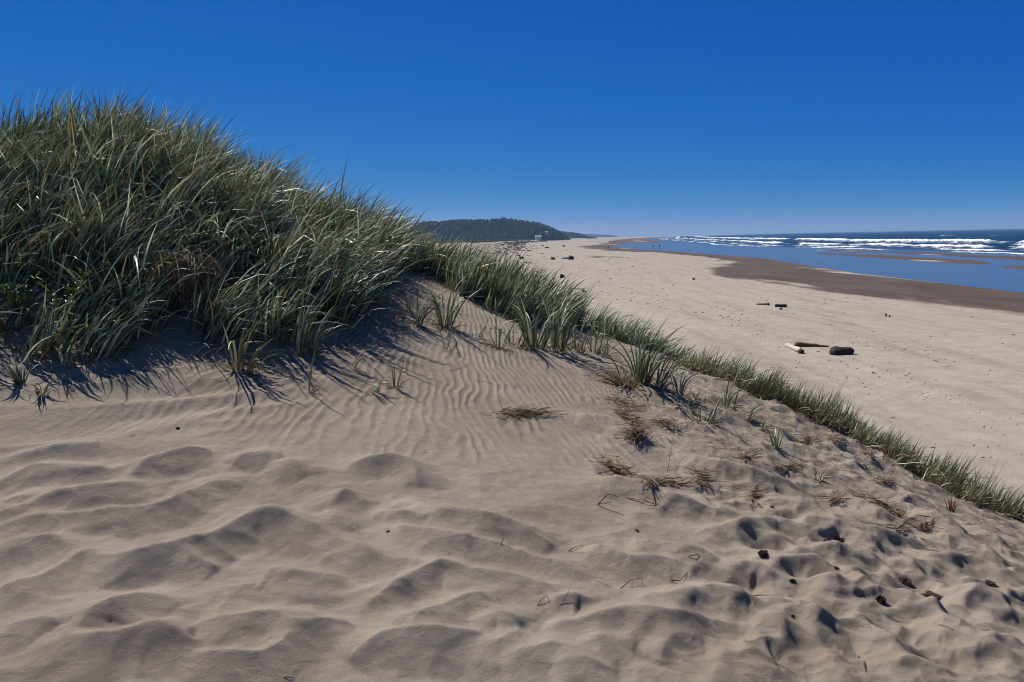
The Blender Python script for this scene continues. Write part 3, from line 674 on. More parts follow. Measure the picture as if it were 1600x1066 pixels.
# ---- heaps of dead stems, twigs and drift lying on the dune
def heap(u, v, wpx, hpx, n, label, ang=0., pal=BROWN, name='dead_grass_heap', cat='dead grass', L=.095, w=.0042, lift=.03, group='heaps of dead grass on the dune'):
    n = int(n * 1.8); p = ground_pt(u, v); k = p[1] / F_PX; B = Blades(); dep = max(.12, abs(ray(u, v)[2]))
    a = np.clip(rng.normal(0, .33, n), -.75, .75) * wpx * k; b = rng.normal(0, .28, n) * hpx * k / dep * .6
    d = np.array(G(u + 10 * math.cos(ang), v + 10 * math.sin(ang))) - p[:2]; d /= np.linalg.norm(d); nn = np.array([-d[1], d[0]])
    if abs(nn[1]) < .2: nn = nn
    xy = p[:2] + a[:, None] * d + b[:, None] * nn * (.5 if abs(d[1]) > .6 else 1)
    z = sand_z_fast(xy[:, 0], xy[:, 1]) + rng.random(n) * lift
    A = math.atan2(d[1], d[0]) + rng.normal(0, .6, n) + math.pi * (rng.random(n) < .5)
    B.add(np.c_[xy, z], A, L * rng.uniform(.4, 1.5, n), rng.uniform(1.2, 1.65, n), rng.uniform(1.3, 1.8, n), w * rng.uniform(.6, 1.5, n), pick(pal, n), twist=1.2, ground=sand_z_fast)
    o = B.build(name, M_DRY, origin=p); o.location = p
    return tag(o, label, cat, group)
H = heap
H(822, 649, 80, 10, 170, 'long flat mat of dark dead stems alone on the rippled sand', 0, lift=.035)
H(975, 632, 46, 20, 90, 'upper heap of pale and rusty straw below the big bushy tuft', .6, DRY + BROWN)
H(985, 655, 46, 22, 120, 'middle heap of rusty straw running downhill below the upper heap', .8, DRY + BROWN)
H(996, 682, 52, 22, 170, 'dark brown pointed heap of dead stems ending the row below the bushy tuft', .35, lift=.06)
H(1042, 666, 22, 14, 60, 'small dark knot of dead stems right of the pointed heap', .7, lift=.05)
H(960, 736, 54, 24, 120, 'heap of pale broken straws on the slope below the pointed heap', .5, DRY + DRY + BROWN, lift=.05)
H(1096, 758, 20, 26, 80, 'upright dark brown stump of dead grass on the middle slope', 1.2, lift=.10)
H(1040, 756, 60, 12, 90, 'long buried ridge of dark dead stems left of the upright stump', .6)
H(1018, 757, 22, 8, 40, 'little flat scrap of brown stems under the buried ridge', .2)
H(1168, 716, 44, 12, 70, 'red-brown flat heap on the middle slope below the star-shaped tuft', .45)
H(1180, 772, 60, 10, 60, 'broken line of dark crumbs and twigs running downhill', .6)
H(1232, 735, 50, 14, 80, 'brown litter heap around the thin pale curved blades', .7)
H(1384, 806, 62, 16, 140, 'thick brown mat of dead stems on the lower right slope', .55)
H(1342, 786, 34, 12, 50, 'small red-brown heap uphill of the thick brown mat', .6)
H(1302, 786, 26, 12, 36, 'small red-brown scrap left of the thick brown mat', .4)
H(1306, 690, 40, 22, 60, 'dark litter in a footprint under the middle of the grass strip', .6)
H(1262, 688, 26, 14, 40, 'little dark heap in a hollow left of the footprints with litter', .4)
H(1355, 712, 22, 14, 34, 'black litter in a hollow close under the grass strip', .8)
H(1385, 756, 40, 12, 60, 'dark twiggy scrap in the middle of the trampled slope', .7)
H(1440, 828, 50, 8, 44, 'broken line of rusty twigs below the red plant', .6)
H(1402, 836, 18, 10, 34, 'small black knot of roots downhill of the thick brown mat', .5, lift=.05)
def lump(u, v, wpx, hpx, label):
    """a crumbly clod of dark roots, half sunk in its pit"""
    p = ground_pt(u, v); k = p[1] / F_PX; bm = bmesh.new(); bmesh.ops.create_icosphere(bm, subdivisions=4, radius=1.0)
    for q in bm.verts:
        d = q.co.normalized(); n_ = float(vn(np.array([d.x * 2.1 + u]), np.array([d.y * 2.1 + d.z * 1.7]), 600)[0]) + .8 * float(vn(np.array([d.x * 6 + u]), np.array([d.y * 6 + d.z * 5]), 601)[0]) + .5 * float(vn(np.array([d.x * 15]), np.array([d.y * 15 + d.z * 13 + v]), 602)[0])
        r = 1 + .75 * n_; q.co = Vector((d.x * r * wpx * k * .36, d.y * r * wpx * k * .34, d.z * r * hpx * k * .36))
    me = bpy.data.meshes.new('root_lump'); bm.to_mesh(me); bm.free(); me.materials.append(M_BARK)
    at = me.attributes.new('tint', 'FLOAT_COLOR', 'POINT'); c = pick([(.045, .028, .026), (.07, .045, .04), (.03, .02, .02)], len(me.vertices)); at.data.foreach_set('color', np.c_[c, np.ones(len(c))].astype(np.float32).ravel())
    o = bpy.data.objects.new('root_lump', me); COL.objects.link(o); o.location = p; o.rotation_euler = (0, 0, u)
    tag(o, label, 'root lump', 'dark root lumps in the pits')
for (u, v, wp, hp, n, lb) in ((1192, 866, 20, 14, 60, 'dark crumbly root lump in the leftmost of the upper pits'), (1308, 864, 24, 18, 70, 'dark crumbly root lump in the upper pit under the smooth bank'), (1376, 940, 18, 22, 60, 'black crumbly lump in the pit at the centre of the trampled corner'),
        (1238, 908, 12, 8, 26, 'small dark lump in the shallow pit between the upper pits'), (1458, 932, 34, 10, 44, 'dark lumps scattered along a small bank in the lower right corner'), (1562, 936, 20, 12, 44, 'dark lump near the right edge of the trampled corner'),
        (1410, 906, 30, 10, 34, 'thin scatter of dark lumps right of the upper pits'), (1545, 912, 28, 8, 30, 'thin scatter of dark lumps nearest the right edge'), (1306, 888, 14, 6, 20, 'tiny dark lump just below the pit under the smooth bank')):
    lump(u, v, wp, hp, lb)
def stick(pts, r, label, pal=(.07, .04, .03), name='twig', cat='twig', group='single twigs on the dune'):
    P = []
    for (u, v, h) in pts: q = ground_pt(u, v); P.append(q + [0, 0, h])
    P = np.array(P); o = P[0].copy(); vs = []; K = 5
    for i in range(len(P)):
        t = P[min(i + 1, len(P) - 1)] - P[max(i - 1, 0)]; t /= np.linalg.norm(t) + 1e-9; a = np.cross(t, [.1, .2, 1]); a /= np.linalg.norm(a); b = np.cross(t, a)
        rr = .7 * r * (1 - .55 * i / (len(P) - 1)) * (1 + .15 * random.uniform(-1, 1))
        for k in range(K): vs.append(P[i] - o + rr * (a * math.cos(6.283 * k / K) + b * math.sin(6.283 * k / K)))
    q = [(i * K + k, i * K + (k + 1) % K, (i + 1) * K + (k + 1) % K, (i + 1) * K + k) for i in range(len(P) - 1) for k in range(K)]
    n = len(vs); vs += [P[0] - o, P[-1] - o]; tr = [(n, (k + 1) % K, k) for k in range(K)] + [(n + 1, n - K + k, n - K + (k + 1) % K) for k in range(K)]
    ob = mesh_np(name, np.array(vs), quads=q, tris=tr, mats=[M_BARK], attr={'tint': np.tile(pal, (len(vs), 1))}); ob.location = o
    return tag(ob, label, cat, group)
K_ = stick
def CH(p, label):
    lump(p[0] + 3, p[1], 8, 5, label); o = COL.objects[-1]; o.name = 'bark_chip'; tag(o, label, 'bark', 'bark chips on the sand')
K_([(783, 852, 0), (788, 850, .035), (784, 844, .05)], .003, 'tiny forked black twig poking out of a ripple near the middle bottom')
K_([(876, 946, 0), (884, 938, .01), (895, 925, .04)], .002, 'thin twig leaning up to the right in the lower middle')
K_([(840, 947, 0), (846, 941, .012), (856, 938, .016), (859, 944, 0)], .003, 'small bent black twig left of the thin leaning one')
K_([(933, 907, 0.004), (943, 913, .01), (954, 920, .004)], .0035, 'short pale straw lying on the sand right of the thin leaning twig', (.50, .43, .32), 'straw', 'straw')
K_([(970, 920, 0), (985, 913, .02), (1002, 911, .022), (1006, 918, 0)], .003, 'arched black twig standing on both ends right of the pale straw')
K_([(1048, 908, .004), (1062, 912, .012), (1074, 917, .002)], .004, 'short dark twig lying right of the arched one')
CH((604, 831, .004), 'small black bit of bark on a ripple crest near the middle')
K_([(889, 862, .002), (900, 857, .01), (911, 854, .004)], .003, 'little black twig in the middle of the lower slope')
K_([(892, 863, .002), (914, 865, .004)], .002, 'hair-thin black twig lying under the little black one')
K_([(1076, 870, .002), (1084, 872, .014), (1092, 868, .004)], .004, 'small dark splinter in a dimple left of the upper pits')
CH((992, 830, .002), 'round black crumb on the slope above the small dark splinter')
K_([(777, 632, .075), (784, 642, .03), (790, 652, .0)], .004, 'dark stick poking up at the left end of the flat mat of stems')
K_([(698, 582, .002), (720, 576, .01), (741, 566, .012)], .004, 'pale dry stalk lying on the ripples below the twin tufts', (.36, .28, .18), 'straw', 'straw')
K_([(742, 597, .002), (756, 600, .02), (770, 601, .004)], .003, 'thin pale stalk lying right of the longer stalk on the ripples', (.30, .22, .15), 'straw', 'straw')
K_([(805, 608, .0), (808, 592, .06)], .002, 'thin grey stem standing upright on the ripples')
K_([(934, 789, .0), (950, 780, .03), (966, 782, .02)], .004, 'bent dark stalk left of the fallen straws on the slope')
K_([(934, 790, .0), (955, 800, .006), (976, 806, .003)], .003, 'thin dark stalk lying downhill from the bent one')
K_([(980, 778, .004), (1010, 788, .02), (1040, 796, .004)], .005, 'longest pale fallen stalk on the slope', (.36, .22, .15), 'straw', 'straw')
K_([(998, 776, .02), (1020, 786, .02), (1036, 795, .004)], .004, 'rusty fallen stalk beside the longest pale one', (.24, .11, .07), 'straw', 'straw')
K_([(1043, 737, .0), (1051, 712, .11)], .003, 'single dark stalk standing upright between the dead heaps')
CH((1203, 812, .0), 'small black forked chip on the smooth lower slope')
K_([(1286, 846, .003), (1294, 843, .012), (1300, 847, .0)], .004, 'small rusty bent twig left of the root lump under the bank', (.25, .11, .07))
K_([(700, 862 , .0), (704, 868, .006)], .0025, 'hair-thin brown twig on the ripple left of the forked black twig')
CH((1235, 963, .002), 'small black curved chip in the lower right pits')
CH((275, 670, .002), 'flat dark chip at the start of a small ridge on the left sand')
K_([(203, 683, .004), (213, 680, .01)], .003, 'short forked brown twig on the left sand', (.20, .12, .08))
K_([(444, 1060, .002), (452, 1061, .006), (460, 1061, .002)], .0025, 'tiny black twig at the very bottom of the photo')

def bits(name, xs, ys, size, pal, label, cat):
    """crumbs and splinters nobody could count: one mesh of small crooked slabs"""
    n = len(xs); z = sand_z_fast(xs, ys); c = np.stack([xs, ys, z], -1); box = np.array([(-1, -1, -1), (1, -1, -1), (1, 1, -1), (-1, 1, -1), (-.7, -.7, 1), (.8, -.6, 1), (.6, .8, 1), (-.8, .6, 1)], float)
    s_ = size[:, None] * np.c_[rng.uniform(.6, 2.6, n), rng.uniform(.3, .7, n), rng.uniform(.25, .6, n)]; a = rng.random(n) * 6.28
    V = box[None] * s_[:, None]; x = V[..., 0] * np.cos(a)[:, None] - V[..., 1] * np.sin(a)[:, None]; y = V[..., 0] * np.sin(a)[:, None] + V[..., 1] * np.cos(a)[:, None]
    V = np.stack([x, y, V[..., 2]], -1) + c[:, None] + rng.normal(0, 1, (n, 8, 3)) * size[:, None, None] * .15
    f = np.array([(0, 3, 2, 1), (4, 5, 6, 7), (0, 1, 5, 4), (1, 2, 6, 5), (2, 3, 7, 6), (3, 0, 4, 7)]); q = (f[None] + (np.arange(n) * 8)[:, None, None]).reshape(-1, 4)
    o = mesh_np(name, V.reshape(-1, 3), quads=q, mats=[M_BARK], smooth=False, attr={'tint': np.repeat(pick(pal, n), 8, 0)})
    return tag(o, label, cat, kind='stuff')
wx_ = rng.uniform(-3.5, 5, 60000); wy_ = rng.uniform(2.6, 9.5, 60000); px, pv = pix(wx_, wy_, base_z(wx_, wy_)); ins = (px > 0) & (px < 1600) & (pv < 1060) & (sdist(wx_, wy_) < .2)
dn = np.exp(-((pv - (640 + (px - 1050) * .42)) / 62) ** 2) * (px > 960) * .22 + .012 * (px > 1000)
dn = dn * (.15 + 1.5 * (vn(wx_ / .3, wy_ / .3, 400) > .10)) + .0012 * (px < 1100); k = ins & (rng.random(60000) < dn); bp = np.c_[wx_, wy_][k]
m_ = (px[k] > 1000); bp = np.concatenate([bp[m_], bp[~m_]]); nb_ = int(m_.sum()); print('LITTER', len(bp), nb_)
bits('plant_litter', bp[:, 0], bp[:, 1], rng.uniform(.0015, .0065, len(bp)), BROWN, 'small brown bits of stem and root scattered over the trampled right slope', 'plant litter')
# straws across the right slope
n = 420; i = rng.integers(0, nb_, n); q = bp[i] + rng.normal(0, .05, (n, 2)); B = Blades()
B.add(np.c_[q, sand_z_fast(q[:, 0], q[:, 1]) + .004], rng.normal(-.9, .9, n), rng.uniform(.03, .13, n), rng.uniform(1.2, 1.6, n), rng.uniform(1.4, 1.9, n), .004, pick(BROWN + DRY, n), ground=sand_z_fast)
tag(B.build('plant_litter', M_DRY), 'loose thin straws scattered over the trampled right slope', 'plant litter', kind='stuff')
# ------------------------------------------------------------------ the open beach: driftwood, wrack, people
def beach_pt(u, v):
    p = G(u, v); return np.array([p[0], p[1], float(sand_z_fast(p[0], p[1]))])
def log(a, b, r0, r1, label, pal, name='driftwood_log', cat='driftwood', ha=0., hb=0., bend=.03, group='driftwood on the beach', square=False, seed=0, flat=1.0):
    rg = np.random.default_rng(seed + 5); A = beach_pt(*a); Bp = beach_pt(*b); A[2] += r0 * .62 + ha; Bp[2] += r1 * .62 + hb
    n, K = 22, 14; L = np.linalg.norm(Bp - A); d = (Bp - A) / L; s1 = np.cross(d, [0, 0, 1]); s1 /= np.linalg.norm(s1); s2 = np.cross(s1, d)
    o = A.copy(); V = []; C = []; kn = rg.uniform(0, 1, 4); ka = rg.uniform(0, 6.28, 4)
    for i in range(n):
        t = i / (n - 1); c = A + (Bp - A) * t + s1 * bend * L * math.sin(math.pi * t) + s2 * bend * .3 * L * math.sin(2.3 * t)
        for k in range(K):
            an = 6.283 * k / K; r = r0 + (r1 - r0) * t
            if square: r *= min(1.22, 1 / max(abs(math.cos(an + .5)), abs(math.sin(an + .5))))
            r *= 1 + .10 * math.sin(3 * an + 1.7 * t * 3 + seed) + .06 * math.sin(7 * an + 9 * t) + rg.normal(0, .03)
            for q, w in zip(kn, ka) if not square else ():r *= 1 + .35 * math.exp(-((t - q) / .05) ** 2) * max(0, math.cos(an - w)) ** 3
            if i in (0, n - 1): r *= .86
            V.append(c - o + r * (s1 * math.cos(an) + s2 * math.sin(an) * flat)); C.append(np.array(pal) * rg.uniform(.75, 1.25))
    q = [(i * K + k, i * K + (k + 1) % K, (i + 1) * K + (k + 1) % K, (i + 1) * K + k) for i in range(n - 1) for k in range(K)]
    m = len(V); V += [A - o - d * r0 * .15, Bp - o + d * r1 * .15]; C += [np.array(pal) * .7, np.array(pal) * .7]
    tr = [(m, (k + 1) % K, k) for k in range(K)] + [(m + 1, m - K + k, m - K + (k + 1) % K) for k in range(K)]
    ob = mesh_np(name, np.array(V), quads=q, tris=tr, mats=[M_WOOD], attr={'tint': np.array(C)}); ob.location = o
    return tag(ob, label, cat, group)
MW = NT('driftwood'); _a = MW.attr('tint').outputs['Color']; _p = MW.add('ShaderNodeTexCoord').outputs['Object']
_n = MW.noise(9, _p, 5, .7); MW.l.new(MW.mix(MW.mapr(_n, .3, .7), MW.mix(1.0, _a, (.55, .55, .55), 'MULTIPLY'), _a), MW.p.inputs['Base Color'])
MW.p.inputs['Roughness'].default_value = .85; MW.l.new(MW.bump(_n, .7, .03), MW.p.inputs['Normal']); M_WOOD = MW.m
log((1299, 555), (1331, 553), .19, .18, 'thick dark red-brown stump of a log, the nearest and darkest one on the beach', (.055, .022, .020), seed=1, bend=0, square=True)
log((1242, 543), (1295, 543), .17, .055, 'long orange-brown log tapering to the right, between the pale plank and the dark stump', (.20, .095, .035), seed=2, bend=-.03)
log((1229, 541), (1250, 551), .10, .12, 'pale bleached plank with a dark end, left of the dark stump', (.62, .52, .43), seed=3, bend=0, name='driftwood_plank', square=True)
log((1251, 552), (1254.5, 552.5), .13, .10, 'small dark block lying against the near end of the pale plank', (.05, .022, .03), seed=9, bend=0, name='wood_block')
log((1211, 481), (1229, 481), .13, .14, 'short black log halfway up the beach, in front of the wet sand', (.035, .022, .022), seed=4, bend=0)
log((1182, 477.5), (1201, 479), .05, .12, 'thin brown branch lying left of the short black log', (.16, .075, .045), seed=5)
log((1218, 484.5), (1222, 484.5), .08, .07, 'tiny dark chunk just below the short black log', (.09, .04, .04), seed=6, bend=0)
log((878, 404.5), (889, 404.5), .22, .26, 'pale straight log with the black stump at its right end, far up the beach', (.55, .50, .45), seed=7, bend=0)
log((889.5, 405.5), (895, 405.5), .6, .45, 'black rooted stump at the right end of the pale far log', (.03, .022, .02), seed=8, bend=0, ha=.1, name='driftwood_stump')
log((861, 406), (867, 406), .5, .35, 'grey-green lump of driftwood left of the pale far log', (.22, .22, .19), seed=10, bend=0, ha=-.1)
log((875.5, 434), (882, 434), .40, .22, 'dark wedge-shaped chunk in the middle of the upper beach', (.04, .028, .025), seed=11, bend=0, name='driftwood_stump')
log((862, 436), (866, 436), .20, .16, 'smaller dark chunk left of the wedge-shaped one', (.06, .04, .045), seed=12, bend=0, name='driftwood_stump')
log((813, 404.5), (817.5, 404.5), .33, .25, 'small dark chunk just beyond the grassy ridge', (.045, .03, .03), seed=13, bend=0, name='driftwood_stump')
log((820, 411.5), (836, 412), .10, .06, 'thin dark stick just beyond the grassy ridge, below the small dark chunk', (.10, .07, .06), seed=14)
log((852.5, 388), (857, 387.5), .45, .35, 'small grey chunk near the far wrack line', (.20, .17, .16), seed=15, bend=0)
log((879, 385.5), (883, 385.5), .6, .5, 'small pale-edged chunk right of the far wrack line', (.28, .26, .25), seed=16, bend=0)
log((886, 451), (914, 453), .05, .05, 'long thin stick pointing right just beyond the grassy ridge', (.14, .09, .07), seed=17, bend=.02)
log((910, 457), (915, 457), .10, .06, 'dark twisted root at the end of the long thin stick', (.05, .035, .035), seed=18, ha=.12)
log((1082, 437.5), (1086, 437.5), .14, .12, 'lone small dark chunk on the pale sand by the wet edge', (.07, .045, .04), seed=19, bend=0)
log((1383, 495), (1385, 495), .12, .10, 'left one of two tiny dark specks of wood on the right of the beach', (.08, .06, .04), seed=20, bend=0)
log((1389, 496.5), (1391, 496.5), .09, .08, 'right one of two tiny dark specks of wood on the right of the beach', (.08, .06, .04), seed=21, bend=0)
for (u, v, h, lb) in ((917, 463, 12, 'small dark plant at the inner edge of the beach, leftmost of three'), (927, 464, 10, 'small dark plant at the inner edge of the beach, middle of three'), (941, 467, 9, 'small dark plant at the inner edge of the beach, rightmost of three'),
                   (996, 482, 7, 'tiny seedling on the bare beach above the low dark grass patch')):
    T(u, v, h, 12, 8, lb, .2, .2, .8, .02, .05, name='seedling', cat='plant', group='small plants on the inner beach', drycol=[(.08, .05, .04)], dlen=1)
# uncountable drift: flecks over the open beach and the wrack line under the far dune
n = 9000; bu = rng.uniform(780, 1600, n); bv = 378 + (rng.random(n) ** .8) * 420; d = np.array([ray(a, b) for a, b in zip(bu, bv)])
Yq = np.where(d[:, 2] < -.002, -5.2 / d[:, 2], 1e5); bx = d[:, 0] * Yq; by = Yq; ok = (by < 900) & (sdist(bx, by) > 9) & (shore(by) - bx > 18)
ok &= rng.random(n) < .10 + .75 * (fbm(bx / 9, by / 30, 3, 410) + .5 * vn(bx / 2.5, by / 12, 411) > .12); bx, by = bx[ok], by[ok]
bits('beach_drift', bx, by, np.clip(by * .00055, .015, .40) * rng.uniform(.3, 1, len(bx)) ** 2 * 2.2, [(.10, .06, .05), (.06, .04, .035), (.20, .14, .11)], 'scattered dark flecks of weed and bark over the open beach', 'beach drift')
n = 520; t = rng.random(n) ** 1.3; wy = 220 + 900 * t; wx = np.interp(wy, [220, 500, 900, 1120], [-2, 2, 8, 36]) + rng.normal(0, 1, n) * (2 + wy * .008)
bits('wrack_line', wx, wy, wy * .0011 * rng.uniform(.5, 1.5, n), [(.10, .06, .05), (.17, .12, .10), (.05, .03, .03)], 'line of drift and bark along the back of the far beach under the grassy dune', 'wrack line')

def person(u, v, label, jacket, legs, pose, face):
    p = beach_pt(u, v); p[2] = max(p[2], 0.0); e = empty('person', *p, rz=face); tag(e, label, 'person', 'people at the far water edge')
    s = pose['stride']; a = pose['arm']
    J = dict(pel=(0, 0, .95), ch=(0, .02, 1.28), nk=(0, .03, 1.46), hd=(0, .045, 1.62), tp=(0, .04, 1.73),
             hl=(-.10, 0, .90), kl=(-.11, s * .20 + .03, .50), al=(-.11, s * .34 - .03, .09), fl=(-.12, s * .34 + .12, .04),
             hr=(.10, 0, .90), kr=(.11, -s * .16 + .03, .50), ar=(.11, -s * .40, .10), fr=(.12, -s * .38 + .14, .04),
             sl=(-.19, .01, 1.41), el=(-.25, -a * .12, 1.13), wl=(-.24, -a * .02 + .08, .88), ml=(-.23, .10 - a * .02, .79),
             sr=(.19, .01, 1.41), er=(.25, a * .12, 1.13), wr=(.24, a * .24 + .05, .90), mr=(.23, a * .28 + .07, .81))
    def skin(nm, E, R, mat, par):
        ks = list(dict.fromkeys([k for q in E for k in q])); me = bpy.data.meshes.new(nm); me.from_pydata([J[k] for k in ks], [(ks.index(x), ks.index(y)) for x, y in E], [])
        o = bpy.data.objects.new(nm, me); COL.objects.link(o); o.parent = par; me.materials.append(mat)
        m = o.modifiers.new('skin', 'SKIN'); 
        for k, sv in zip(ks, me.skin_vertices[0].data): sv.radius = (R.get(k, .05), R.get(k, .05) * .9); sv.use_root = (k in ('pel', 'ch') and k == ks[0])
        m2 = o.modifiers.new('sub', 'SUBSURF'); m2.levels = 1; m2.render_levels = 2; return o
    R = dict(pel=.12, ch=.14, nk=.055, hd=.095, tp=.06, hl=.085, kl=.058, al=.038, fl=.035, hr=.085, kr=.058, ar=.038, fr=.035, sl=.06, el=.042, wl=.028, ml=.035, sr=.06, er=.042, wr=.028, mr=.035)
    M1 = NT('skin'); M1.p.inputs['Base Color'].default_value = (.42, .26, .19, 1)
    M2 = NT('jacket'); M2.p.inputs['Base Color'].default_value = (*jacket, 1); M2.p.inputs['Roughness'].default_value = .9
    M3 = NT('trousers'); M3.p.inputs['Base Color'].default_value = (*legs, 1); M3.p.inputs['Roughness'].default_value = .9
    M4 = NT('hair'); M4.p.inputs['Base Color'].default_value = (.03, .02, .015, 1)
    b = skin('body', [('pel', 'ch'), ('ch', 'nk'), ('nk', 'hd'), ('hd', 'tp'), ('pel', 'hl'), ('hl', 'kl'), ('kl', 'al'), ('al', 'fl'), ('pel', 'hr'), ('hr', 'kr'), ('kr', 'ar'), ('ar', 'fr'),
                      ('ch', 'sl'), ('sl', 'el'), ('el', 'wl'), ('wl', 'ml'), ('ch', 'sr'), ('sr', 'er'), ('er', 'wr'), ('wr', 'mr')], R, M1.m, e)
    RJ = {k: R[k] * 1.22 for k in R}; skin('jacket', [('ch', 'pel'), ('ch', 'nk'), ('ch', 'sl'), ('sl', 'el'), ('el', 'wl'), ('ch', 'sr'), ('sr', 'er'), ('er', 'wr')], {**RJ, 'nk': .06}, M2.m, e)
    skin('trousers', [('pel', 'hl'), ('hl', 'kl'), ('kl', 'al'), ('pel', 'hr'), ('hr', 'kr'), ('kr', 'ar')], RJ, M3.m, e)
    bm = bmesh.new(); bmesh.ops.create_uvsphere(bm, u_segments=14, v_segments=9, radius=.112)
    for q in list(bm.verts):
        if q.co.z < -.02 and q.co.y > -.03: bm.verts.remove(q)
    me = bpy.data.meshes.new('hair'); bm.to_mesh(me); bm.free(); me.materials.append(M4.m); h = bpy.data.objects.new('hair', me); COL.objects.link(h); h.parent = e; h.location = (0, .03, 1.66)
person(950.5, 390, 'walker in dark clothes alone on the wet brown sand, nearest the dry beach', (.02, .02, .025), (.02, .02, .03), dict(stride=.8, arm=.6), 1.2)
person(1020.5, 389, 'figure in black standing in the shallow water, left one of a pair', (.015, .015, .02), (.02, .02, .025), dict(stride=.3, arm=.2), .3)
person(1030.5, 388, 'figure in dark blue standing in the shallow water, right one of a pair', (.02, .025, .05), (.02, .02, .03), dict(stride=.5, arm=.4), -.4)

# ------------------------------------------------------------------ far shore: grassy foredune, wooded hill, headlands, houses
def hillmesh(name, xs, tops, y0, y1, yb, base=1.0, drop=9.0):
    X_ = np.linspace(xs[0], xs[-1], 160); Yv = np.concatenate([np.linspace(y0, y1, 30), np.linspace(y1, yb, 12)[1:]]); XX, YY = np.meshgrid(X_, Yv)
    T_ = np.interp(XX, xs, tops) - drop; f = np.where(YY < y1, sst(0, 1, (YY - y0) / (y1 - y0)) ** .75, 1 - .5 * ((YY - y1) / (yb - y1)))
    ZZ = base + (np.maximum(T_, .2) - base) * f + 3.0 * vn(XX / 38, YY / 30, 500) * f * (T_ > 6); ZZ = np.maximum(ZZ, -2)
    o = mesh_np(name, np.stack([XX, YY, ZZ], -1).reshape(-1, 3), quads=grid_quads(len(Yv), 160)[:, ::-1], mats=[M_SOIL]); tag(o, kind='structure')
    def hz(x, y):
        i = (x - X_[0]) / (X_[1] - X_[0]); i0 = np.clip(i.astype(int), 0, 158); j0 = np.clip(np.searchsorted(Yv, y) - 1, 0, len(Yv) - 2)
        return ZZ[j0, i0]
    return hz
SO = NT('forest_floor'); SO.p.inputs['Base Color'].default_value = (.035, .045, .022, 1); _n = SO.noise(.05, SO.add('ShaderNodeNewGeometry').outputs['Position'], 4)
SO.l.new(SO.ramp(_n, [(.3, (.02, .03, .014)), (.7, (.05, .06, .03))]), SO.p.inputs['Base Color']); SO.p.inputs['Roughness'].default_value = 1; M_SOIL = SO.m
M_TREE = leafmat('far_foliage', .9, .1, 0)
def forest(name, x, y, z, h, label, tone=1.0, broad=.25):
    n = len(x); S1, S2 = 7, 4; V = []; C = []; Q = []; T_ = []; off_ = 0; allV = np.zeros((n, S2 * S1 + 1, 3)); R = h * rng.uniform(.22, .36, n)
    bl = rng.random(n) < broad
    for k in range(S2):
        fz = np.where(bl, [.15, .40, .68, .90][k], [.10, .30, .56, .80][k]); fr = np.where(bl, [.7, 1.15, 1.05, .6][k], [1.0, .82, .55, .28][k])
        for j in range(S1):
            a = 6.283 * j / S1 + k * .5 + rng.random(n); r = R * fr * rng.uniform(.6, 1.3, n)
            allV[:, k * S1 + j] = np.stack([x + r * np.cos(a), y + r * np.sin(a), z + h * fz + h * rng.uniform(-.07, .07, n)], -1)
    allV[:, -1] = np.stack([x, y, z + h * np.where(bl, .98, 1.05)], -1)
    b = (np.arange(n) * (S1 * S2 + 1))[:, None, None]; k = np.arange(S2 - 1)[None, :, None] * S1; j = np.arange(S1)[None, None]; j2 = (j + 1) % S1
    q = np.stack([b + k + j, b + k + j2, b + k + S1 + j2, b + k + S1 + j], -1).reshape(-1, 4)
    b2 = b[:, :, 0]; t = np.stack([b2 + (S2 - 1) * S1 + j[0], b2 + (S2 - 1) * S1 + j2[0], b2 + S1 * S2 + 0 * j[0]], -1).reshape(-1, 3)
    c = pick([(.030, .050, .024), (.045, .066, .030), (.022, .038, .022), (.07, .075, .045)], n) * tone
    o = mesh_np(name, allV.reshape(-1, 3), quads=q, tris=t, mats=[M_TREE], smooth=False, attr={'tint': np.repeat(c, S1 * S2 + 1, 0)})
    return tag(o, label, 'forest', kind='stuff')
hx = [-700, -420, -217, -119, -76, -40, -11, 16, 33, 54, 76, 92, 104]; ht = [30, 36, 34, 36, 38.5, 37.5, 38.5, 35, 31.5, 28, 20, 12, 7]
hz1 = hillmesh('hill', hx, ht, 1290, 1400, 1750)
n = 5200; x = rng.uniform(-420, 104, n); y = 1275 + 175 * rng.random(n); keep = x < np.interp(y, [1275, 1400], [78, 104]); x, y = x[keep], y[keep]
h = np.clip(np.interp(x, hx, ht) * .42, 2.5, 9.5) * rng.uniform(.6, 1.3, len(x)); z = hz1(x, np.clip(y, 1290, 1749))
forest('forest', x, y, z - .5, h, 'dark conifer wood covering the far hill above the left end of the beach')
hz2 = hillmesh('headland', [60, 120, 165, 185, 205, 230], [25, 24, 20, 17, 11, 5], 2120, 2200, 2500)
n = 900; x = rng.uniform(70, 222, n); y = rng.uniform(2110, 2220, n); h = np.clip(np.interp(x, [60, 165, 205, 230], [9, 8, 6, 3]), 2, 9) * rng.uniform(.6, 1.3, n)
forest('forest', x, y, hz2(x, np.clip(y, 2120, 2499)) - .5, h, 'smaller hazy wood on the headland behind the tip of the hill')
hz3 = hillmesh('headland', [250, 420, 520, 600, 700], [34, 30, 24, 18, 6], 5000, 5200, 6000)
n = 700; x = rng.uniform(270, 660, n); y = rng.uniform(4990, 5220, n)
forest('forest', x, y, hz3(x, np.clip(y, 5000, 5999)) - .5, 8 * rng.uniform(.6, 1.3, n), 'faint low wood of the farthest headland, almost lost in the spray')
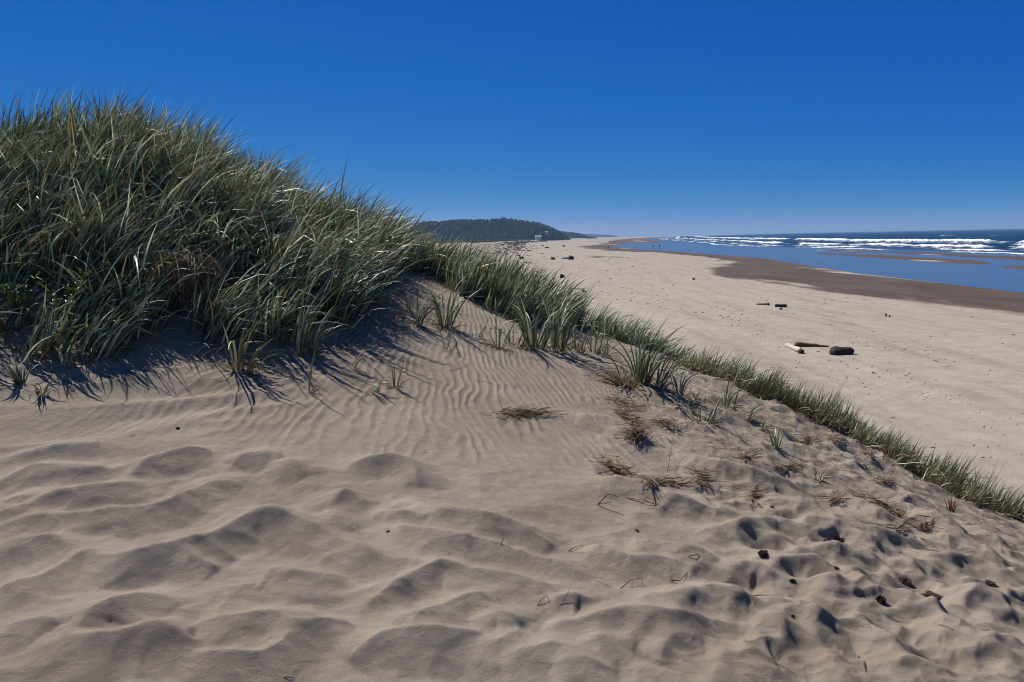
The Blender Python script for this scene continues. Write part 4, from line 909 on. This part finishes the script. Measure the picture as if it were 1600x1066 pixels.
# tussocks on the far foredune
n = 7000; y = rng.uniform(780, 1300, n); x = np.interp(y, LIP[::-1, 1][-6:], LIP[::-1, 0][-6:]) if False else np.interp(y, [400, 900, 1300, 1600], [-12, -22, 42, 90]) + rng.uniform(-70, 2.0, n)
z = base_z(x, y); h = rng.uniform(.6, 1.5, n); a = Blades(); 
forest('dune_grass', x, y, z - .3, h * 1.5, 'olive dune grass in a low belt between the far beach and the wooded hill', 1.0, .9)
_o = bpy.data.objects['dune_grass']; _o['category'] = 'dune grass'
_c = np.repeat(pick([(.13, .12, .06), (.16, .15, .07), (.09, .09, .045)], n), 29, 0); _o.data.attributes['tint'].data.foreach_set('color', np.c_[_c, np.ones(len(_c))].astype(np.float32).ravel())
# a white house and a hut at the edge of the wood
def house(x, y, z, w, d, h, rh, wall, roof, label, rz=0., wins=3):
    e = empty('beach_house', x, y, z, rz); tag(e, label, 'house', 'houses at the edge of the far wood')
    def mk(nm, bm, col, par, rough=.8):
        M = NT(nm); M.p.inputs['Base Color'].default_value = (*col, 1); M.p.inputs['Roughness'].default_value = rough
        me = bpy.data.meshes.new(nm); bm.to_mesh(me); bm.free(); me.materials.append(M.m); o = bpy.data.objects.new(nm, me); COL.objects.link(o); o.parent = par; return o
    def boxbm(x0, x1, y0, y1, z0, z1, bm=None):
        bm = bm or bmesh.new(); v = [bm.verts.new(q) for q in ((x0, y0, z0), (x1, y0, z0), (x1, y1, z0), (x0, y1, z0), (x0, y0, z1), (x1, y0, z1), (x1, y1, z1), (x0, y1, z1))]
        for f in ((0, 3, 2, 1), (4, 5, 6, 7), (0, 1, 5, 4), (1, 2, 6, 5), (2, 3, 7, 6), (3, 0, 4, 7)): bm.faces.new([v[i] for i in f])
        return bm
    bm = boxbm(-w / 2, w / 2, -d / 2, d / 2, -1.5, h)
    g0 = [bm.verts.new(q) for q in ((-w / 2, -d / 2, h + .002), (-w / 2, d / 2, h + .002), (-w / 2, 0, h + rh))]; g1_ = [bm.verts.new(q) for q in ((w / 2, -d / 2, h + .002), (w / 2, d / 2, h + .002), (w / 2, 0, h + rh))]
    bm.faces.new(g0); bm.faces.new(g1_[::-1]); mk('wall', bm, wall, e)
    bm = bmesh.new(); ov = .4; k = rh / (d / 2)
    for s in (-1, 1):
        v = [bm.verts.new(q) for q in ((-w / 2 - ov, 0, h + rh + .05), (w / 2 + ov, 0, h + rh + .05), (w / 2 + ov, s * (d / 2 + ov), h - k * ov + .05), (-w / 2 - ov, s * (d / 2 + ov), h - k * ov + .05),
                                    (-w / 2 - ov, 0, h + rh + .3), (w / 2 + ov, 0, h + rh + .3), (w / 2 + ov, s * (d / 2 + ov), h - k * ov + .3), (-w / 2 - ov, s * (d / 2 + ov), h - k * ov + .3))]
        for f in ((0, 3, 2, 1), (4, 5, 6, 7), (0, 1, 5, 4), (1, 2, 6, 5), (2, 3, 7, 6), (3, 0, 4, 7)): bm.faces.new([v[i] for i in f])
    mk('roof', bm, roof, e)
    for i in range(wins):
        cx_ = -w / 2 + w * (i + .5) / wins; mk('window', boxbm(cx_ - .7, cx_ + .7, -d / 2 - .06, -d / 2 + .02, .9, 2.3), (.03, .04, .05), e, .1)
house(43, 1262, 4.6, 9, 6, 3.2, 1.2, (.75, .75, .72), (.45, .45, .44), 'long low white house at the foot of the wooded hill, near its right end')
house(57, 1286, 11.5, 3.2, 3, 3.0, 1.0, (.8, .8, .78), (.5, .5, .48), 'tiny white hut on the hillside above and right of the white house', wins=1)

# ------------------------------------------------------------------ air
HZ = bpy.data.materials.new('haze'); HZ.use_nodes = True; hn = HZ.node_tree.nodes; hn.remove(hn['Principled BSDF'])
pv_ = hn.new('ShaderNodeVolumePrincipled'); pv_.inputs['Color'].default_value = (.36, .60, .92, 1); pv_.inputs['Density'].default_value = .00013; pv_.inputs['Anisotropy'].default_value = .2
HZ.node_tree.links.new(pv_.outputs[0], hn['Material Output'].inputs['Volume'])
bm = bmesh.new(); bmesh.ops.create_cube(bm, size=1); me = bpy.data.meshes.new('haze'); bm.to_mesh(me); bm.free(); me.materials.append(HZ)
hz_ = bpy.data.objects.new('haze', me); COL.objects.link(hz_); hz_.scale = (130000, 130000, 58.5); hz_.location = (0, 0, 25); tag(hz_, kind='stuff')
